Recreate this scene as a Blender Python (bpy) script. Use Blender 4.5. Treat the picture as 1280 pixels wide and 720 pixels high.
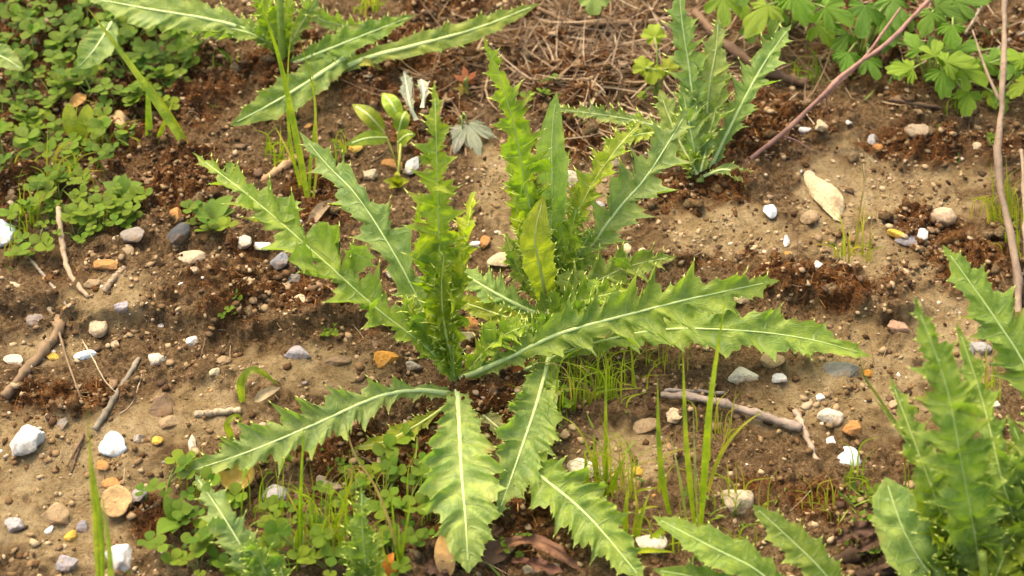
import bpy, math, random
import numpy as np
from mathutils import Vector, Matrix, Quaternion

random.seed(7); RNG = np.random.default_rng(7)
for o in list(bpy.data.objects): bpy.data.objects.remove(o)
sc = bpy.context.scene; COL = sc.collection

# ------------------------------------------------------------------ camera, sky, sun, exposure
PITCH = math.radians(48); DIST = 0.90; HFOV = math.radians(40)
CAM = Vector((0, -DIST*math.cos(PITCH), DIST*math.sin(PITCH)))
cd = bpy.data.cameras.new('camera'); cam = bpy.data.objects.new('camera', cd); COL.objects.link(cam)
cam.location = CAM; cam.rotation_euler = (math.pi/2-PITCH, 0, 0)
cd.sensor_width = 36; cd.angle = HFOV; cd.clip_start = 0.01; cd.clip_end = 300
cd.dof.use_dof = True; cd.dof.focus_distance = 0.86; cd.dof.aperture_fstop = 8.0
sc.camera = cam
W_ = bpy.data.worlds.new('World'); sc.world = W_; W_.use_nodes = True
SUN_EL, SUN_AZ = math.radians(58), math.radians(-35)     # azimuth clockwise from +Y
nt = W_.node_tree; sky = nt.nodes.new('ShaderNodeTexSky'); sky.sky_type = 'NISHITA'
sky.sun_disc = False; sky.sun_elevation = SUN_EL; sky.sun_rotation = SUN_AZ
sky.air_density = 1.0; sky.dust_density = 6.0; sky.ozone_density = 0.2
nt.links.new(sky.outputs[0], nt.nodes['Background'].inputs[0]); nt.nodes['Background'].inputs[1].default_value = 0.15
sd = bpy.data.lights.new('sun', 'SUN'); sd.energy = .85; sd.angle = math.radians(42); sd.color = (1, .91, .76)
sun = bpy.data.objects.new('sun', sd); COL.objects.link(sun)
sdir = Vector((math.sin(SUN_AZ)*math.cos(SUN_EL), math.cos(SUN_AZ)*math.cos(SUN_EL), math.sin(SUN_EL)))
sun.rotation_euler = sdir.to_track_quat('Z', 'Y').to_euler(); sun.location = sdir*3
vs = sc.view_settings; vs.view_transform = 'Standard'; vs.look = 'None'; vs.exposure = 1.56; vs.gamma = 1
vs.use_white_balance = True; vs.white_balance_temperature = 7150; vs.white_balance_tint = 6

# ------------------------------------------------------------------ noise and the lie of the land
def _h(ix, iy, s):
    n = (ix.astype(np.int64)*374761393 + iy.astype(np.int64)*668265263 + s*1442695041) & 0xFFFFFFFF
    n = ((n ^ (n >> 13))*1274126177) & 0xFFFFFFFF
    return ((n ^ (n >> 16)) & 0xFFFFFF)/float(0xFFFFFF)
def vn(x, y, s=0):
    ix = np.floor(x); iy = np.floor(y); fx = x-ix; fy = y-iy
    fx = fx*fx*(3-2*fx); fy = fy*fy*(3-2*fy)
    a, b = _h(ix, iy, s), _h(ix+1, iy, s); c, d = _h(ix, iy+1, s), _h(ix+1, iy+1, s)
    return (a+(b-a)*fx)*(1-fy)+(c+(d-c)*fx)*fy
def fbm(x, y, s=0, o=4):
    t = 0; a = 1; n = 0
    for k in range(o):
        t = t+a*vn(x*2**k+17.3*k, y*2**k-9.1*k, s+k); n += a; a *= .5
    return t/n
def worley(x, y, s=0):
    ix = np.floor(x); iy = np.floor(y); d = np.full(x.shape, 9.)
    for a in (-1, 0, 1):
        for b in (-1, 0, 1):
            gx, gy = ix+a, iy+b; d = np.minimum(d, (gx+_h(gx, gy, s)-x)**2+(gy+_h(gx, gy, s+50)-y)**2)
    return np.sqrt(d)
def ss(a, b, x):
    t = np.clip((x-a)/(b-a), 0, 1); return t*t*(3-2*t)
FPX = 640/math.tan(HFOV/2)                                # photograph pixels (1280 wide)
_F = Vector((0, math.cos(PITCH), -math.sin(PITCH))); _R = Vector((1, 0, 0)); _U = _R.cross(_F)
def ray(px, py): return _F + _R*((px-640)/FPX) + _U*((360-py)/FPX)
def flat(px, py):
    d = ray(px, py); k = -CAM.z/d.z; p = CAM+d*k; return p.x, p.y
# soil zones, from the photograph: centre and half axes in its pixels
MOSS = [(320,375,125,42),(85,112,60,26),(245,110,55,70),(420,85,110,42),(520,62,90,40),(20,235,45,45),(1000,612,95,38),(1185,185,110,26),
        (935,150,65,42),(865,240,75,22),(725,170,70,40),(180,648,62,32),(90,500,90,22),(1010,365,90,38),(1165,285,60,22),
        (560,20,70,26),(760,20,120,18),(640,670,120,60),(430,265,60,40),(710,90,130,52),(1210,330,60,40),(620,500,60,40),(470,600,120,50),(120,170,120,60),(60,40,140,50),(1160,60,160,60),(900,330,60,25),(230,230,80,40),(520,150,60,50)]
CLAY = [(1110,250,125,58),(685,270,65,70),(620,215,40,50),(80,610,150,85),(390,470,100,28),(1080,470,100,70),(905,300,80,40),(790,570,80,45),
        (1010,510,90,40),(60,440,70,28),(1100,335,70,26),(250,520,90,40),(1180,430,60,60),(130,390,50,30),(760,250,40,40),(1060,300,60,40)]
def zone(x, y, L):
    m = np.zeros_like(x)
    for (px, py, rx, ry) in L:
        cx, cy = flat(px, py); ex = flat(px+rx, py)[0]-cx; ey = flat(px, py-ry)[1]-cy
        d = ((x-cx)/ex)**2+((y-cy)/ey)**2
        m = np.maximum(m, np.exp(-d*0.75))
    return m
LEDGES = [([(-60,404),(60,398),(180,402),(300,425),(400,412),(480,405),(560,425)], .009, .06),
          ([(930,372),(1000,385),(1060,395),(1110,402),(1180,396)], .012, .03),
          ([(820,215),(880,232),(940,240),(990,262)], .008, .03),
          ([(150,300),(230,318),(330,325),(420,330)], .006, .04),
          ([(640,498),(740,520),(840,528),(930,560)], .006, .05)]
LEDGES = [([flat(*p) for p in L], d, f) for L, d, f in LEDGES]
def masks(x, y):
    w = fbm(x*22, y*22, 5, 4); w2 = fbm(x*60, y*60, 9, 3)
    w3 = fbm(x*170, y*170, 19, 2); moss = ss(.30, .66, zone(x, y, MOSS)*.74+(w-.5)*.9+(w2-.5)*.55+(w3-.5)*.30+.05)
    clay = ss(.34, .62, zone(x, y, CLAY)*.85+(fbm(x*18, y*18, 31, 4)-.5)*.8+(w3-.5)*.35+.06)*(1-moss)
    return moss, clay
def H0(x, y, fine=True):
    z = .016*(fbm(x*5, y*5, 1, 3)-.5) + .010*(fbm(x*17, y*17, 2, 3)-.5)
    for L, d, f in LEDGES:
        lx = [p[0] for p in L]; ly = [p[1] for p in L]
        e = np.interp(x, lx, ly)+.022*(fbm(x*45, y*45, 4, 2)-.5)+.012*(fbm(x*180, y*180, 6, 2)-.5)
        inx = ss(lx[0], lx[0]+.03, x)*(1-ss(lx[-1]-.03, lx[-1], x))
        t = y-e
        z = z+d*inx*ss(-.006, .006, t)*(1-ss(.0, f, t))*1.0 - .12*d*inx*np.exp(-((t+.009)/.008)**2)
    return z
def H(x, y):
    x = np.asarray(x, float); y = np.asarray(y, float)
    z = H0(x, y); near = np.exp(-np.maximum(0, np.abs(x)-.6)*3-np.maximum(0, np.abs(y)-.6)*3)
    moss, clay = masks(x, y); rough = (.38+.75*moss+.45*(1-clay))*near
    b1 = 1-np.abs(2*fbm(x*85, y*85, 11, 3)-1); b2 = 1-np.abs(2*vn(x*260, y*260, 13)-1); b3 = vn(x*520, y*520, 14)
    cl = ss(.62, .78, fbm(x*70+3, y*70, 41, 2))
    wx = x+.004*(vn(x*150, y*150, 71)-.5); wy = y+.004*(vn(x*150, y*150, 72)-.5)
    k1 = np.sqrt(np.clip(1-worley(wx*95, wy*105, 61)**2*1.5, 0, 1)); k2 = np.sqrt(np.clip(1-worley(wx*240, wy*255, 62)**2*1.4, 0, 1)); ck = ss(.40, .62, fbm(x*38, y*38, 63, 3))
    rough = rough*1.22; z = z+rough*(.0046*(b1-.7)+.0030*cl+.0019*(b2-.5)+.0012*(b3-.5)+.0042*k1*ck+.0021*(k2-.5)*(.4+.6*ck))
    return z
def Hs(x, y): return float(H(np.array([x]), np.array([y]))[0])
def Hb(x, y): return float(H0(np.array([x]), np.array([y]))[0])
def P(px, py, h=0.0):
    d = ray(px, py); z = h
    for _ in range(5):
        k = (z-CAM.z)/d.z; p = CAM+d*k; z = h+Hb(p.x, p.y)
    return p
def scale_at(p): return (p-CAM).dot(_F)/FPX              # metres per photograph pixel at p

# ------------------------------------------------------------------ materials
class NB:
    def __init__(s, name):
        s.m = bpy.data.materials.new(name); s.m.use_nodes = True; s.t = s.m.node_tree; s.N = s.t.nodes; s.L = s.t.links
        s.b = s.N['Principled BSDF']
    def n(s, k, **kw):
        o = s.N.new('ShaderNode'+k)
        for a, v in kw.items():
            if a.startswith('i_'): o.inputs[a[2:]].default_value = v
            else: setattr(o, a, v)
        return o
    def l(s, a, b): s.L.new(a, b)
    def noise(s, scale, detail=4, vec=None, rough=.6):
        o = s.n('TexNoise'); o.inputs['Scale'].default_value = scale; o.inputs['Detail'].default_value = detail; o.inputs['Roughness'].default_value = rough
        if vec is not None: s.l(vec, o.inputs['Vector'])
        return o.outputs['Fac']
    def math(s, op, a, b=None, c=None):
        o = s.n('Math', operation=op)
        for k, v in enumerate((a, b, c)):
            if v is None: continue
            if isinstance(v, (int, float)): o.inputs[k].default_value = v
            else: s.l(v, o.inputs[k])
        return o.outputs[0]
    def rng(s, v, a, b, c=0, d=1):
        o = s.n('MapRange'); s.l(v, o.inputs[0])
        for k, q in zip((1, 2, 3, 4), (a, b, c, d)): o.inputs[k].default_value = q
        return o.outputs[0]
    def mix(s, f, a, b, mode='MIX'):
        o = s.n('Mix', data_type='RGBA', blend_type=mode)
        for k, v in ((0, f), (6, a), (7, b)):
            if isinstance(v, (int, float)): o.inputs[k].default_value = v
            elif isinstance(v, tuple): o.inputs[k].default_value = v if len(v) == 4 else v+(1,)
            else: s.l(v, o.inputs[k])
        return o.outputs[2]
    def ramp(s, v, stops):
        o = s.n('ValToRGB'); cr = o.color_ramp
        while len(cr.elements) < len(stops): cr.elements.new(.5)
        for e, (p, c) in zip(cr.elements, stops): e.position = p; e.color = c+(1,)
        s.l(v, o.inputs[0]); return o.outputs[0]
    def bump(s, h, strength=.5, dist=.001):
        o = s.n('Bump'); o.inputs['Strength'].default_value = strength; o.inputs['Distance'].default_value = dist
        s.l(h, o.inputs['Height']); s.l(o.outputs[0], s.b.inputs['Normal']); return o.outputs[0]
    def coord(s, which='Object'): return s.n('TexCoord').outputs[which]
    def base(s, c, rough=.7, spec=.3):
        if isinstance(c, tuple): s.b.inputs['Base Color'].default_value = c+(1,)
        else: s.l(c, s.b.inputs['Base Color'])
        s.b.inputs['Roughness'].default_value = rough; s.b.inputs['Specular IOR Level'].default_value = spec
        return s.m

def lin(r, g, b):
    f = lambda c: (c/255/12.92) if c/255 <= .04045 else ((c/255+.055)/1.055)**2.4
    return (f(r), f(g), f(b))

def soil_material():
    m = NB('soil'); v = m.coord('Object')
    at = m.n('Attribute', attribute_name='soil'); sp = m.n('SeparateColor'); m.l(at.outputs['Color'], sp.inputs[0])
    n1 = m.noise(60, 6, v, .7); n2 = m.noise(420, 5, v, .7); n3 = m.noise(1300, 3, v, .7)
    mid = m.ramp(n2, [(.30, (.062, .030, .010)), (.48, (.175, .100, .040)), (.66, (.34, .225, .115))])
    clay = m.ramp(n1, [(.3, (.28, .182, .072)), (.5, (.46, .325, .155)), (.7, (.60, .455, .25))])
    cl2 = m.mix(m.rng(n2, .50, .68, 0, .8), clay, (.19, .10, .042))
    moss = m.ramp(n2, [(.32, (.030, .009, .002)), (.48, (.135, .046, .009)), (.66, (.28, .118, .030))])
    c = m.mix(sp.outputs[1], mid, cl2); c = m.mix(sp.outputs[0], c, moss)
    c = m.mix(m.rng(m.noise(26, 4, v), .56, .70, 0, .5), c, (.11, .055, .020)); c = m.mix(m.rng(n3, .58, .66, 0, .6), c, (.50, .39, .25)); c = m.mix(m.rng(n3, .42, .32, 0, .6), c, (.035, .016, .007))
    m.bump(m.math('ADD', n2, n3), 1.0, .0042)
    return m.base(c, .9, .15)

def clod_material():
    m = NB('soil_clod'); v = m.coord('Object'); n2 = m.noise(420, 5, v, .7); n3 = m.noise(1300, 3, v, .7); g = m.n('NewGeometry')
    a = m.ramp(n2, [(.30, (.042, .016, .005)), (.48, (.140, .060, .018)), (.66, (.27, .145, .052))]); b = m.ramp(n2, [(.30, (.07, .042, .018)), (.48, (.21, .14, .068)), (.66, (.38, .28, .16))])
    c = m.mix(m.rng(g.outputs['Random Per Island'], .3, .9), a, b); m.bump(m.math('ADD', n2, m.math('MULTIPLY', n3, .8)), 1.0, .003); return m.base(c, .9, .12)

def leaf_material(name, vein=.55, gloss=.42, trans=.30, bloom=.10, margin=True, spots=.12):
    """green leaf: object colour gives its own hue, UV carries the lateral veins (u) and the distance from the midrib (v)"""
    m = NB(name); oi = m.n('ObjectInfo'); uv = m.n('UVMap').outputs[0]; s = m.n('SeparateXYZ'); m.l(uv, s.inputs[0])
    v = m.coord('Object'); av = m.math('ABSOLUTE', s.outputs[1])
    ph = m.math('ABSOLUTE', m.math('SUBTRACT', m.math('FRACT', s.outputs[0]), .6))
    ve = m.math('MULTIPLY', m.rng(ph, .008, .05, .8, 0), m.rng(av, .85, .1, .05, 1))
    mp = m.n('Mapping'); m.l(uv, mp.inputs[0]); mp.inputs['Scale'].default_value = (3.2, 4.2, 1)
    vo = m.n('TexVoronoi', feature='DISTANCE_TO_EDGE'); m.l(mp.outputs[0], vo.inputs['Vector']); vo.inputs['Scale'].default_value = 1.0
    net = m.rng(vo.outputs[0], .0, .07, .55, 0)
    n1 = m.noise(80, 5, v, .65); n2 = m.noise(260, 4, v)
    c = m.mix(m.rng(n1, .36, .64), m.mix(1.0, oi.outputs['Color'], (.58, .68, .60), 'MULTIPLY'), m.mix(1.0, oi.outputs['Color'], (1.30, 1.18, 1.05), 'MULTIPLY'))
    c = m.mix(m.rng(n2, .42, .72, 0, bloom), c, (.42, .52, .34))
    c = m.mix(m.math('MULTIPLY', m.math('MAXIMUM', ve, net), vein), c, (.40, .50, .26))
    if margin: c = m.mix(m.rng(av, .86, 1.0, 0, .5), c, (.36, .42, .10))
    c = m.mix(m.rng(m.noise(90, 2, v), .66, .74, 0, spots), c, (.20, .13, .04))
    c = m.mix(m.math('MULTIPLY', m.rng(av, .72, .98), m.rng(m.noise(38, 3, v), .56, .66, 0, .75)), c, (.26, .15, .045))
    m.base(c, gloss, .26)
    hgt = m.math('SUBTRACT', m.math('MULTIPLY', n2, .5), m.math('MULTIPLY', m.math('MAXIMUM', ve, m.math('MULTIPLY', net, .7)), 1.0))
    nb = m.bump(hgt, .8, .0008)
    tr = m.n('BsdfTranslucent'); m.l(m.mix(1.0, c, (1.15, 1.4, .45), 'MULTIPLY'), tr.inputs[0]); m.l(nb, tr.inputs['Normal'])
    mx = m.n('MixShader'); mx.inputs[0].default_value = trans
    m.l(m.b.outputs[0], mx.inputs[1]); m.l(tr.outputs[0], mx.inputs[2]); m.l(mx.outputs[0], m.N['Material Output'].inputs[0])
    return m.m

def tint_material(name, rough=.7, spec=.3, var=.35, scale=150, bump=.5, dist=.0008, stretch=None, speck=None, dirt=0):
    m = NB(name); oi = m.n('ObjectInfo'); v = m.coord('Object')
    if stretch:
        mp = m.n('Mapping'); m.l(v, mp.inputs[0]); mp.inputs['Scale'].default_value = stretch; v = mp.outputs[0]
    n1 = m.noise(scale, 5, v, .65); n2 = m.noise(scale*4.5, 4, v, .7)
    c = m.mix(m.rng(n1, .3, .72), m.mix(1.0, oi.outputs['Color'], (1-var, 1-var, 1-var), 'MULTIPLY'), m.mix(1.0, oi.outputs['Color'], (1+var*.6,)*3, 'MULTIPLY'))
    if speck: c = m.mix(m.rng(n2, .54, .64, 0, speck[1]), c, speck[0])
    if dirt: c = m.mix(m.rng(m.noise(55, 5, m.coord('Object'), .7), .50, .64, 0, dirt), c, (.19, .105, .045))
    m.base(c, rough, spec); m.bump(m.math('ADD', n1, m.math('MULTIPLY', n2, .6)), bump, dist)
    return m.m

def island_material(name, stops, rough=.85, trans=0):
    m = NB(name); g = m.n('NewGeometry'); v = m.coord('Object')
    c = m.ramp(g.outputs['Random Per Island'], stops)
    c = m.mix(m.rng(m.noise(700, 3, v), .3, .7, 0, .35), c, m.mix(1.0, c, (.5, .46, .42), 'MULTIPLY'))
    m.base(c, rough, .2); return m.m

M = dict(
    soil=soil_material(),
    thistle=leaf_material('thistle_leaf', .42, .45, .42, .07),
    soft=leaf_material('soft_leaf', .30, .38, .34, .04, margin=False),
    grass=leaf_material('grass_blade', .0, .40, .48, .05, margin=False, spots=.2),
    rib=tint_material('leaf_midrib', .45, .4, .18, 400, .2),
    spine=tint_material('leaf_spine', .45, .4, .2, 400, .1),
    stem=tint_material('plant_stem', .5, .35, .3, 220, .3),
    stone=tint_material('stone', .72, .3, .32, 130, .8, .0022, speck=((.10, .06, .03), .5), dirt=.75),
    chalk=tint_material('white_stone', .62, .35, .12, 110, .7, .0018, speck=((.42, .33, .21), .5), dirt=.62),
    wood=tint_material('dead_wood', .85, .2, .42, 160, .8, .0012, stretch=(.35, .35, .35), speck=((.10, .06, .03), .4)),
    dry=tint_material('dry_leaf', .7, .25, .4, 140, .6, .0012),
    shellin=tint_material('shell_inside', .35, .5, .30, 160, .3),
    crumb=island_material('soil_crumb', [(0, (.028, .012, .005)), (.2, (.095, .047, .018)), (.5, (.185, .108, .047)), (.8, (.31, .21, .11)), (1, (.42, .31, .18))]),
    clod=clod_material(),
    mossf=island_material('dry_moss', [(0, (.028, .009, .003)), (.4, (.13, .046, .009)), (.75, (.24, .098, .022)), (1, (.36, .20, .06))]),
    straw=island_material('straw', [(0, (.06, .034, .018)), (.45, (.14, .082, .042)), (.8, (.26, .175, .10)), (1, (.42, .32, .21))]),
    grit=island_material('grit', [(0, (.16, .10, .05)), (.35, (.34, .24, .13)), (.7, (.46, .36, .23)), (.8, (.62, .58, .50)), (.93, (.48, .22, .07)), (1, (.24, .22, .23))], .7),
    weed=island_material('ground_weed', [(0, (.05, .11, .012)), (.5, (.11, .19, .02)), (1, (.21, .27, .04))], .5),
)

# ------------------------------------------------------------------ object helpers
def tag(o, label=None, cat=None, group=None, kind=None):
    for k, v in (('label', label), ('category', cat), ('group', group), ('kind', kind)):
        if v: o[k] = v
    return o
def mesh_data(name, V, Fc, mats, uv=None, smooth=True):
    me = bpy.data.meshes.new(name); me.from_pydata([tuple(v) for v in V], [], Fc)
    for m in mats: me.materials.append(m)
    if uv is not None:
        ul = me.uv_layers.new(name='UVMap'); li = np.empty(len(me.loops), np.int32); me.loops.foreach_get('vertex_index', li)
        ul.data.foreach_set('uv', np.asarray(uv, np.float32)[li].ravel())
    if smooth: me.polygons.foreach_set('use_smooth', np.ones(len(me.polygons), bool))
    me.update(); return me
def link(name, me, parent=None, loc=(0, 0, 0), color=None):
    o = bpy.data.objects.new(name, me); COL.objects.link(o); o.location = loc
    if parent: o.parent = parent
    if color: o.color = tuple(color)[:3]+(1,)
    return o
def thing(name, label, cat, loc, group=None):
    o = bpy.data.objects.new(name, None); COL.objects.link(o); o.location = loc; o.empty_display_size = .01
    return tag(o, label, cat, group)
def jit(c, a=.12):
    k = 1+random.uniform(-a, a); return tuple(max(.003, x*k*(1+random.uniform(-a, a)*.5)) for x in c)
def spline(pts, n):
    """Catmull-Rom through pts, n samples evenly spaced by length"""
    pts = [Vector(p) for p in pts]
    if len(pts) == 2: pts = [pts[0], (pts[0]+pts[1])/2, pts[1]]
    q = [pts[0]*2-pts[1]]+pts+[pts[-1]*2-pts[-2]]; fine = []
    for i in range(1, len(q)-2):
        a, b, c, d = q[i-1], q[i], q[i+1], q[i+2]
        for k in range(24):
            t = k/24; fine.append(.5*((2*b)+(c-a)*t+(2*a-5*b+4*c-d)*t*t+(3*b-a-3*c+d)*t**3))
    fine.append(pts[-1]); A = np.array([tuple(p) for p in fine]); L = np.r_[0, np.cumsum(np.linalg.norm(np.diff(A, axis=0), axis=1))]
    u = np.linspace(0, L[-1], n); return np.stack([np.interp(u, L, A[:, k]) for k in range(3)], 1), L[-1]
def nrm(a): return a/np.maximum(1e-9, np.linalg.norm(a, axis=-1, keepdims=True))
def frames(C, hint):
    T = nrm(np.gradient(C, axis=0)); S = nrm(np.cross(T, np.asarray(hint, float))); N = np.cross(S, T); return T, S, N
def tube(C, R, sides=7, cap=True, lump=0., seed=0):
    C = np.asarray(C); n = len(C); R = np.broadcast_to(np.asarray(R, float), (n,))
    T = nrm(np.gradient(C, axis=0)); h = (0, 0, 1) if abs(T[:, 2]).mean() < .8 else (0, 1, 0); _, S, N = frames(C, h)
    a = np.arange(sides)/sides*2*np.pi; rg = np.random.default_rng(seed)
    rr = R[:, None]*(1+lump*(rg.random((n, sides))-.5)*2)
    V = (C[:, None]+rr[..., None]*(np.cos(a)[None, :, None]*S[:, None]+np.sin(a)[None, :, None]*N[:, None])).reshape(-1, 3)
    F = [(i*sides+j, i*sides+(j+1) % sides, (i+1)*sides+(j+1) % sides, (i+1)*sides+j) for i in range(n-1) for j in range(sides)]
    if cap: F += [tuple(range(sides))[::-1], tuple((n-1)*sides+j for j in range(sides))]
    return V, F
class Bag:
    def __init__(s): s.V = []; s.F = []; s.UV = []; s.n = 0
    def add(s, V, F, UV=None):
        s.V.append(np.asarray(V, float)); s.F += [tuple(i+s.n for i in f) for f in F]
        s.UV.append(np.zeros((len(V), 2)) if UV is None else np.asarray(UV)); s.n += len(V)
    def mesh(s, name, mats, smooth=True): return mesh_data(name, np.concatenate(s.V), s.F, mats, np.concatenate(s.UV), smooth)

GREEN = dict(th=(.265, .365, .062), pale=(.315, .405, .105), young=(.345, .44, .040), yel=(.33, .38, .026), deep=(.20, .31, .038), blue=(.25, .355, .098),
             clover=(.115, .23, .012), cut=(.15, .29, .016), grass=(.34, .44, .030), gyel=(.46, .44, .055), straw=(.48, .34, .15), lime=(.43, .50, .035))
RIB = (.50, .57, .27)

# ------------------------------------------------------------------ the thistle leaf
def thistle_leaf(root, pts, W, col='th', n=7, depth=.5, wave=.35, fold=.3, roll=0, pet=.12, peak=.55, spine=1., sweep=.5, rib=1., face=.6, tipw=.0, twist=0, sub=.50, name='leaf', mat='thistle', lobes=0):
    """pts: (px, py, height) of the midrib from the base to the tip; W half width in photograph pixels"""
    ctl = [P(*p) for p in pts]; ns = 6; nt_ = max(48, n*19)
    C, Ln = spline(ctl, nt_); mid = Vector(C[nt_//2]); sc_ = scale_at(mid); Wm = W*sc_
    toc = nrm(np.array(CAM)-C.mean(0)); hint = nrm(np.array((0, 0, 1.))*(1-face)+toc*face)
    T, S, N = frames(C, hint); t = np.linspace(0, 1, nt_)
    ang = np.radians(roll+twist*(t-.5))[:, None]; S, N = S*np.cos(ang)+N*np.sin(ang), N*np.cos(ang)-S*np.sin(ang)
    prof = np.where(t < peak, pet+(1-pet)*ss(0, 1, t/peak)**.8, tipw+(1-tipw)*(1-((t-peak)/(1-peak))**1.9))
    rg = np.random.default_rng(abs(hash((round(pts[0][0]*10), round(pts[-1][1]*10), n))) % 2**31)
    base = np.array(root.location); V = []; UV = []; spv = Bag(); idx = {}
    cols = list(range(-ns, ns+1)); G = np.zeros((nt_, 2*ns+1, 3)); U = np.zeros((nt_, 2*ns+1, 2))
    amp = rg.uniform(.7, 1.3, (2, 64)); phs = (rg.uniform(-.06, .06), rg.uniform(.3, .55))
    for si, sg in enumerate((-1, 1)):
        wp = np.interp(t*n*1.5, np.arange(40), rg.normal(0, .20, 40)); u = np.maximum.accumulate(n*t**.92+phs[si]+1+wp); k = np.floor(u).astype(int); f = u-k; A = amp[si][k]
        tri = np.where(f < .58, (f/.58)**1.15, ((1-f)/.42)**1.25); tri = .92*tri+.08
        f2 = (u*4+.2) % 1; tri2 = np.where(f2 < .65, f2/.65, (1-f2)/.35)
        d = depth*ss(0, .12, t)
        wid = Wm*prof*(1-d*(1-tri)*A.clip(.5, 1.2)+depth*.22*tri**5*A+sub*depth*(tri2-.5)*(.45+.55*tri))
        wid = np.maximum(wid, Wm*.05*ss(1.0, .9, t)+1e-5); wid[-1] = 1e-5
        lf_ = rg.uniform(-.55, 1.25, 64); wv = np.sin(2*np.pi*(f-.10))*A*.75+tri**2*np.interp(u, np.arange(64)+.5, lf_)*.8; wv2 = np.sin(2*np.pi*(u*2.3+si+wp*3))*.28
        kap = wave*1.9*(wv*.62+wv2+rg.normal(0, .25)); th0 = math.atan(fold)*np.ones(nt_); px_ = np.zeros(nt_); pz_ = np.zeros(nt_)
        for j in range(0, ns+1):
            s = j/ns
            if j: th = th0+kap*(s-.5/ns)**1.3-.5*fold*s; px_ = px_+np.cos(th)*wid/ns; pz_ = pz_+np.sin(th)*wid/ns
            puff = -.075*Wm*(.4+A)*np.sin(np.pi*min(1, s*1.3))*np.cos(2*np.pi*(f-.6))*prof
            G[:, ns+sg*j] = C+S*(sg*px_)[:, None]+N*(pz_+puff)[:, None]+T*(sweep*wid*s*s)[:, None]
            U[:, ns+sg*j, 0] = u; U[:, ns+sg*j, 1] = sg*s
        if spine > 0:
            E = G[:, ns+sg*ns]; pk = [i for i in range(2, nt_-1) if wid[i] > wid[i-1] and wid[i] >= wid[i+1] and t[i] > .04]
            for i in pk:
                main = tri[i] > .6; l = sc_*spine*(rg.uniform(6, 10) if main else rg.uniform(3, 6)); r = sc_*(1.05 if main else .75)
                dr = nrm(S[i]*sg*.9+T[i]*.55+N[i]*rg.uniform(-.3, .6)+rg.normal(0, .18, 3)); p = E[i]-dr*l*.15
                a = nrm(np.cross(dr, N[i]+.01)); b = np.cross(dr, a)
                tri_ = [p+(a*math.cos(q)+b*math.sin(q))*r for q in (0, 2.09, 4.19)]
                spv.add(np.array(tri_+[p+dr*l])-base, [(0, 1, 3), (1, 2, 3), (2, 0, 3)])
    V = (G-base).reshape(-1, 3); w = 2*ns+1
    F = [(i*w+j, (i+1)*w+j, (i+1)*w+j+1, i*w+j+1) for i in range(nt_-1) for j in range(w-1)]
    U[:, ns, 0] = n*t**.92+1
    c = jit(GREEN[col] if isinstance(col, str) else col, .10)
    lf = link(name, mesh_data(name, V, F, [M[mat]], U.reshape(-1, 2)), root, color=c)
    if rib > 0:
        e = int(nt_*.95); rw = np.maximum(.00022, sc_*rib*np.interp(t[:e], [0, .15, .6, 1], [3.0, 2.0, 1.1, .3])); X = []
        for q, (a, b) in enumerate(((-1, .0), (-.55, .75), (0, 1.0), (.55, .75), (1, .0))):
            X.append(C[:e]+S[:e]*(a*rw)[:, None]+N[:e]*(b*rw*.8+.00015+abs(a)*rw*fold)[:, None])
        X = np.stack(X, 1).reshape(-1, 3)-base
        link('midrib', mesh_data('midrib', X, [(i*5+j, (i+1)*5+j, (i+1)*5+j+1, i*5+j+1) for i in range(e-1) for j in range(4)], [M['rib']]), lf,
             color=tuple(RIB[k]*.6+c[k]*.62 for k in range(3)))
    if lobes:
        lb = Bag(); nn = 11
        lobes = max(2, int(round(lobes*.40)))
        for i in range(lobes*2):
            sg = 1 if i % 2 else -1; q = .06+.86*(i+rg.uniform(.1, .9))/(lobes*2); a = min(nt_-2, int(q*nt_)); w0 = Wm*max(.35, prof[a])
            l = w0*rg.uniform(.65, 1.15); e = rg.uniform(.15, 1.25); b = w0*rg.uniform(.05, .35)
            d = nrm(S[a]*sg*math.cos(e)+N[a]*math.sin(e)+T[a]*rg.uniform(.2, .8)); p0 = C[a]+S[a]*sg*b+N[a]*b*fold
            side = nrm(np.cross(d, N[a]+S[a]*sg*rg.uniform(-.3, .3))); up = np.cross(side, d); cu = rg.uniform(-.5, .8)
            tt = np.linspace(0, 1, nn); cc = p0+d*(tt*l)[:, None]+up*(tt**2*l*cu*.5)[:, None]
            wd = l*.46*(np.sin(np.pi*np.clip(tt*.9+.1, 0, 1))**.8)*(1+.32*np.where(np.arange(nn) % 3 == 1, 1, -.45)); wd[-1] = 1e-5
            g = np.stack([cc+side*(wd*z)[:, None]+up*(np.abs(z)*wd*.45)[:, None]+d*(abs(z)*wd*.3)[:, None] for z in (-1, -.5, 0, .5, 1)], 1)
            uu = np.stack([np.stack([tt*.9+.1+i, 0*tt+z], 1) for z in (-1, -.5, 0, .5, 1)], 1)
            lb.add(g.reshape(-1, 3)-base, [(r*5+k, r*5+k+1, (r+1)*5+k+1, (r+1)*5+k) for r in range(nn-1) for k in range(4)], uu.reshape(-1, 2))
            for r, z in ((nn-1, 2), (7, 0), (4, 4)):
                dr = nrm(d+side*(z-2)*.45+rg.normal(0, .2, 3)); p = g[r, z]; ll = sc_*spine*rg.uniform(2.5, 5); a1 = nrm(np.cross(dr, up+.01)); b1 = np.cross(dr, a1)
                spv.add(np.array([p+(a1*math.cos(k)+b1*math.sin(k))*sc_*.7 for k in (0, 2.09, 4.19)]+[p+dr*ll])-base, [(0, 1, 3), (1, 2, 3), (2, 0, 3)])
        tag(link('lobes', lb.mesh('lobes', [M[mat]]), lf, color=jit(c, .08)), kind='stuff')
    if spine > 0 and spv.n: tag(link('spines', spv.mesh('spines', [M['spine']]), lf, color=(.50, .58, .13)), kind='stuff')
    return lf
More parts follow.
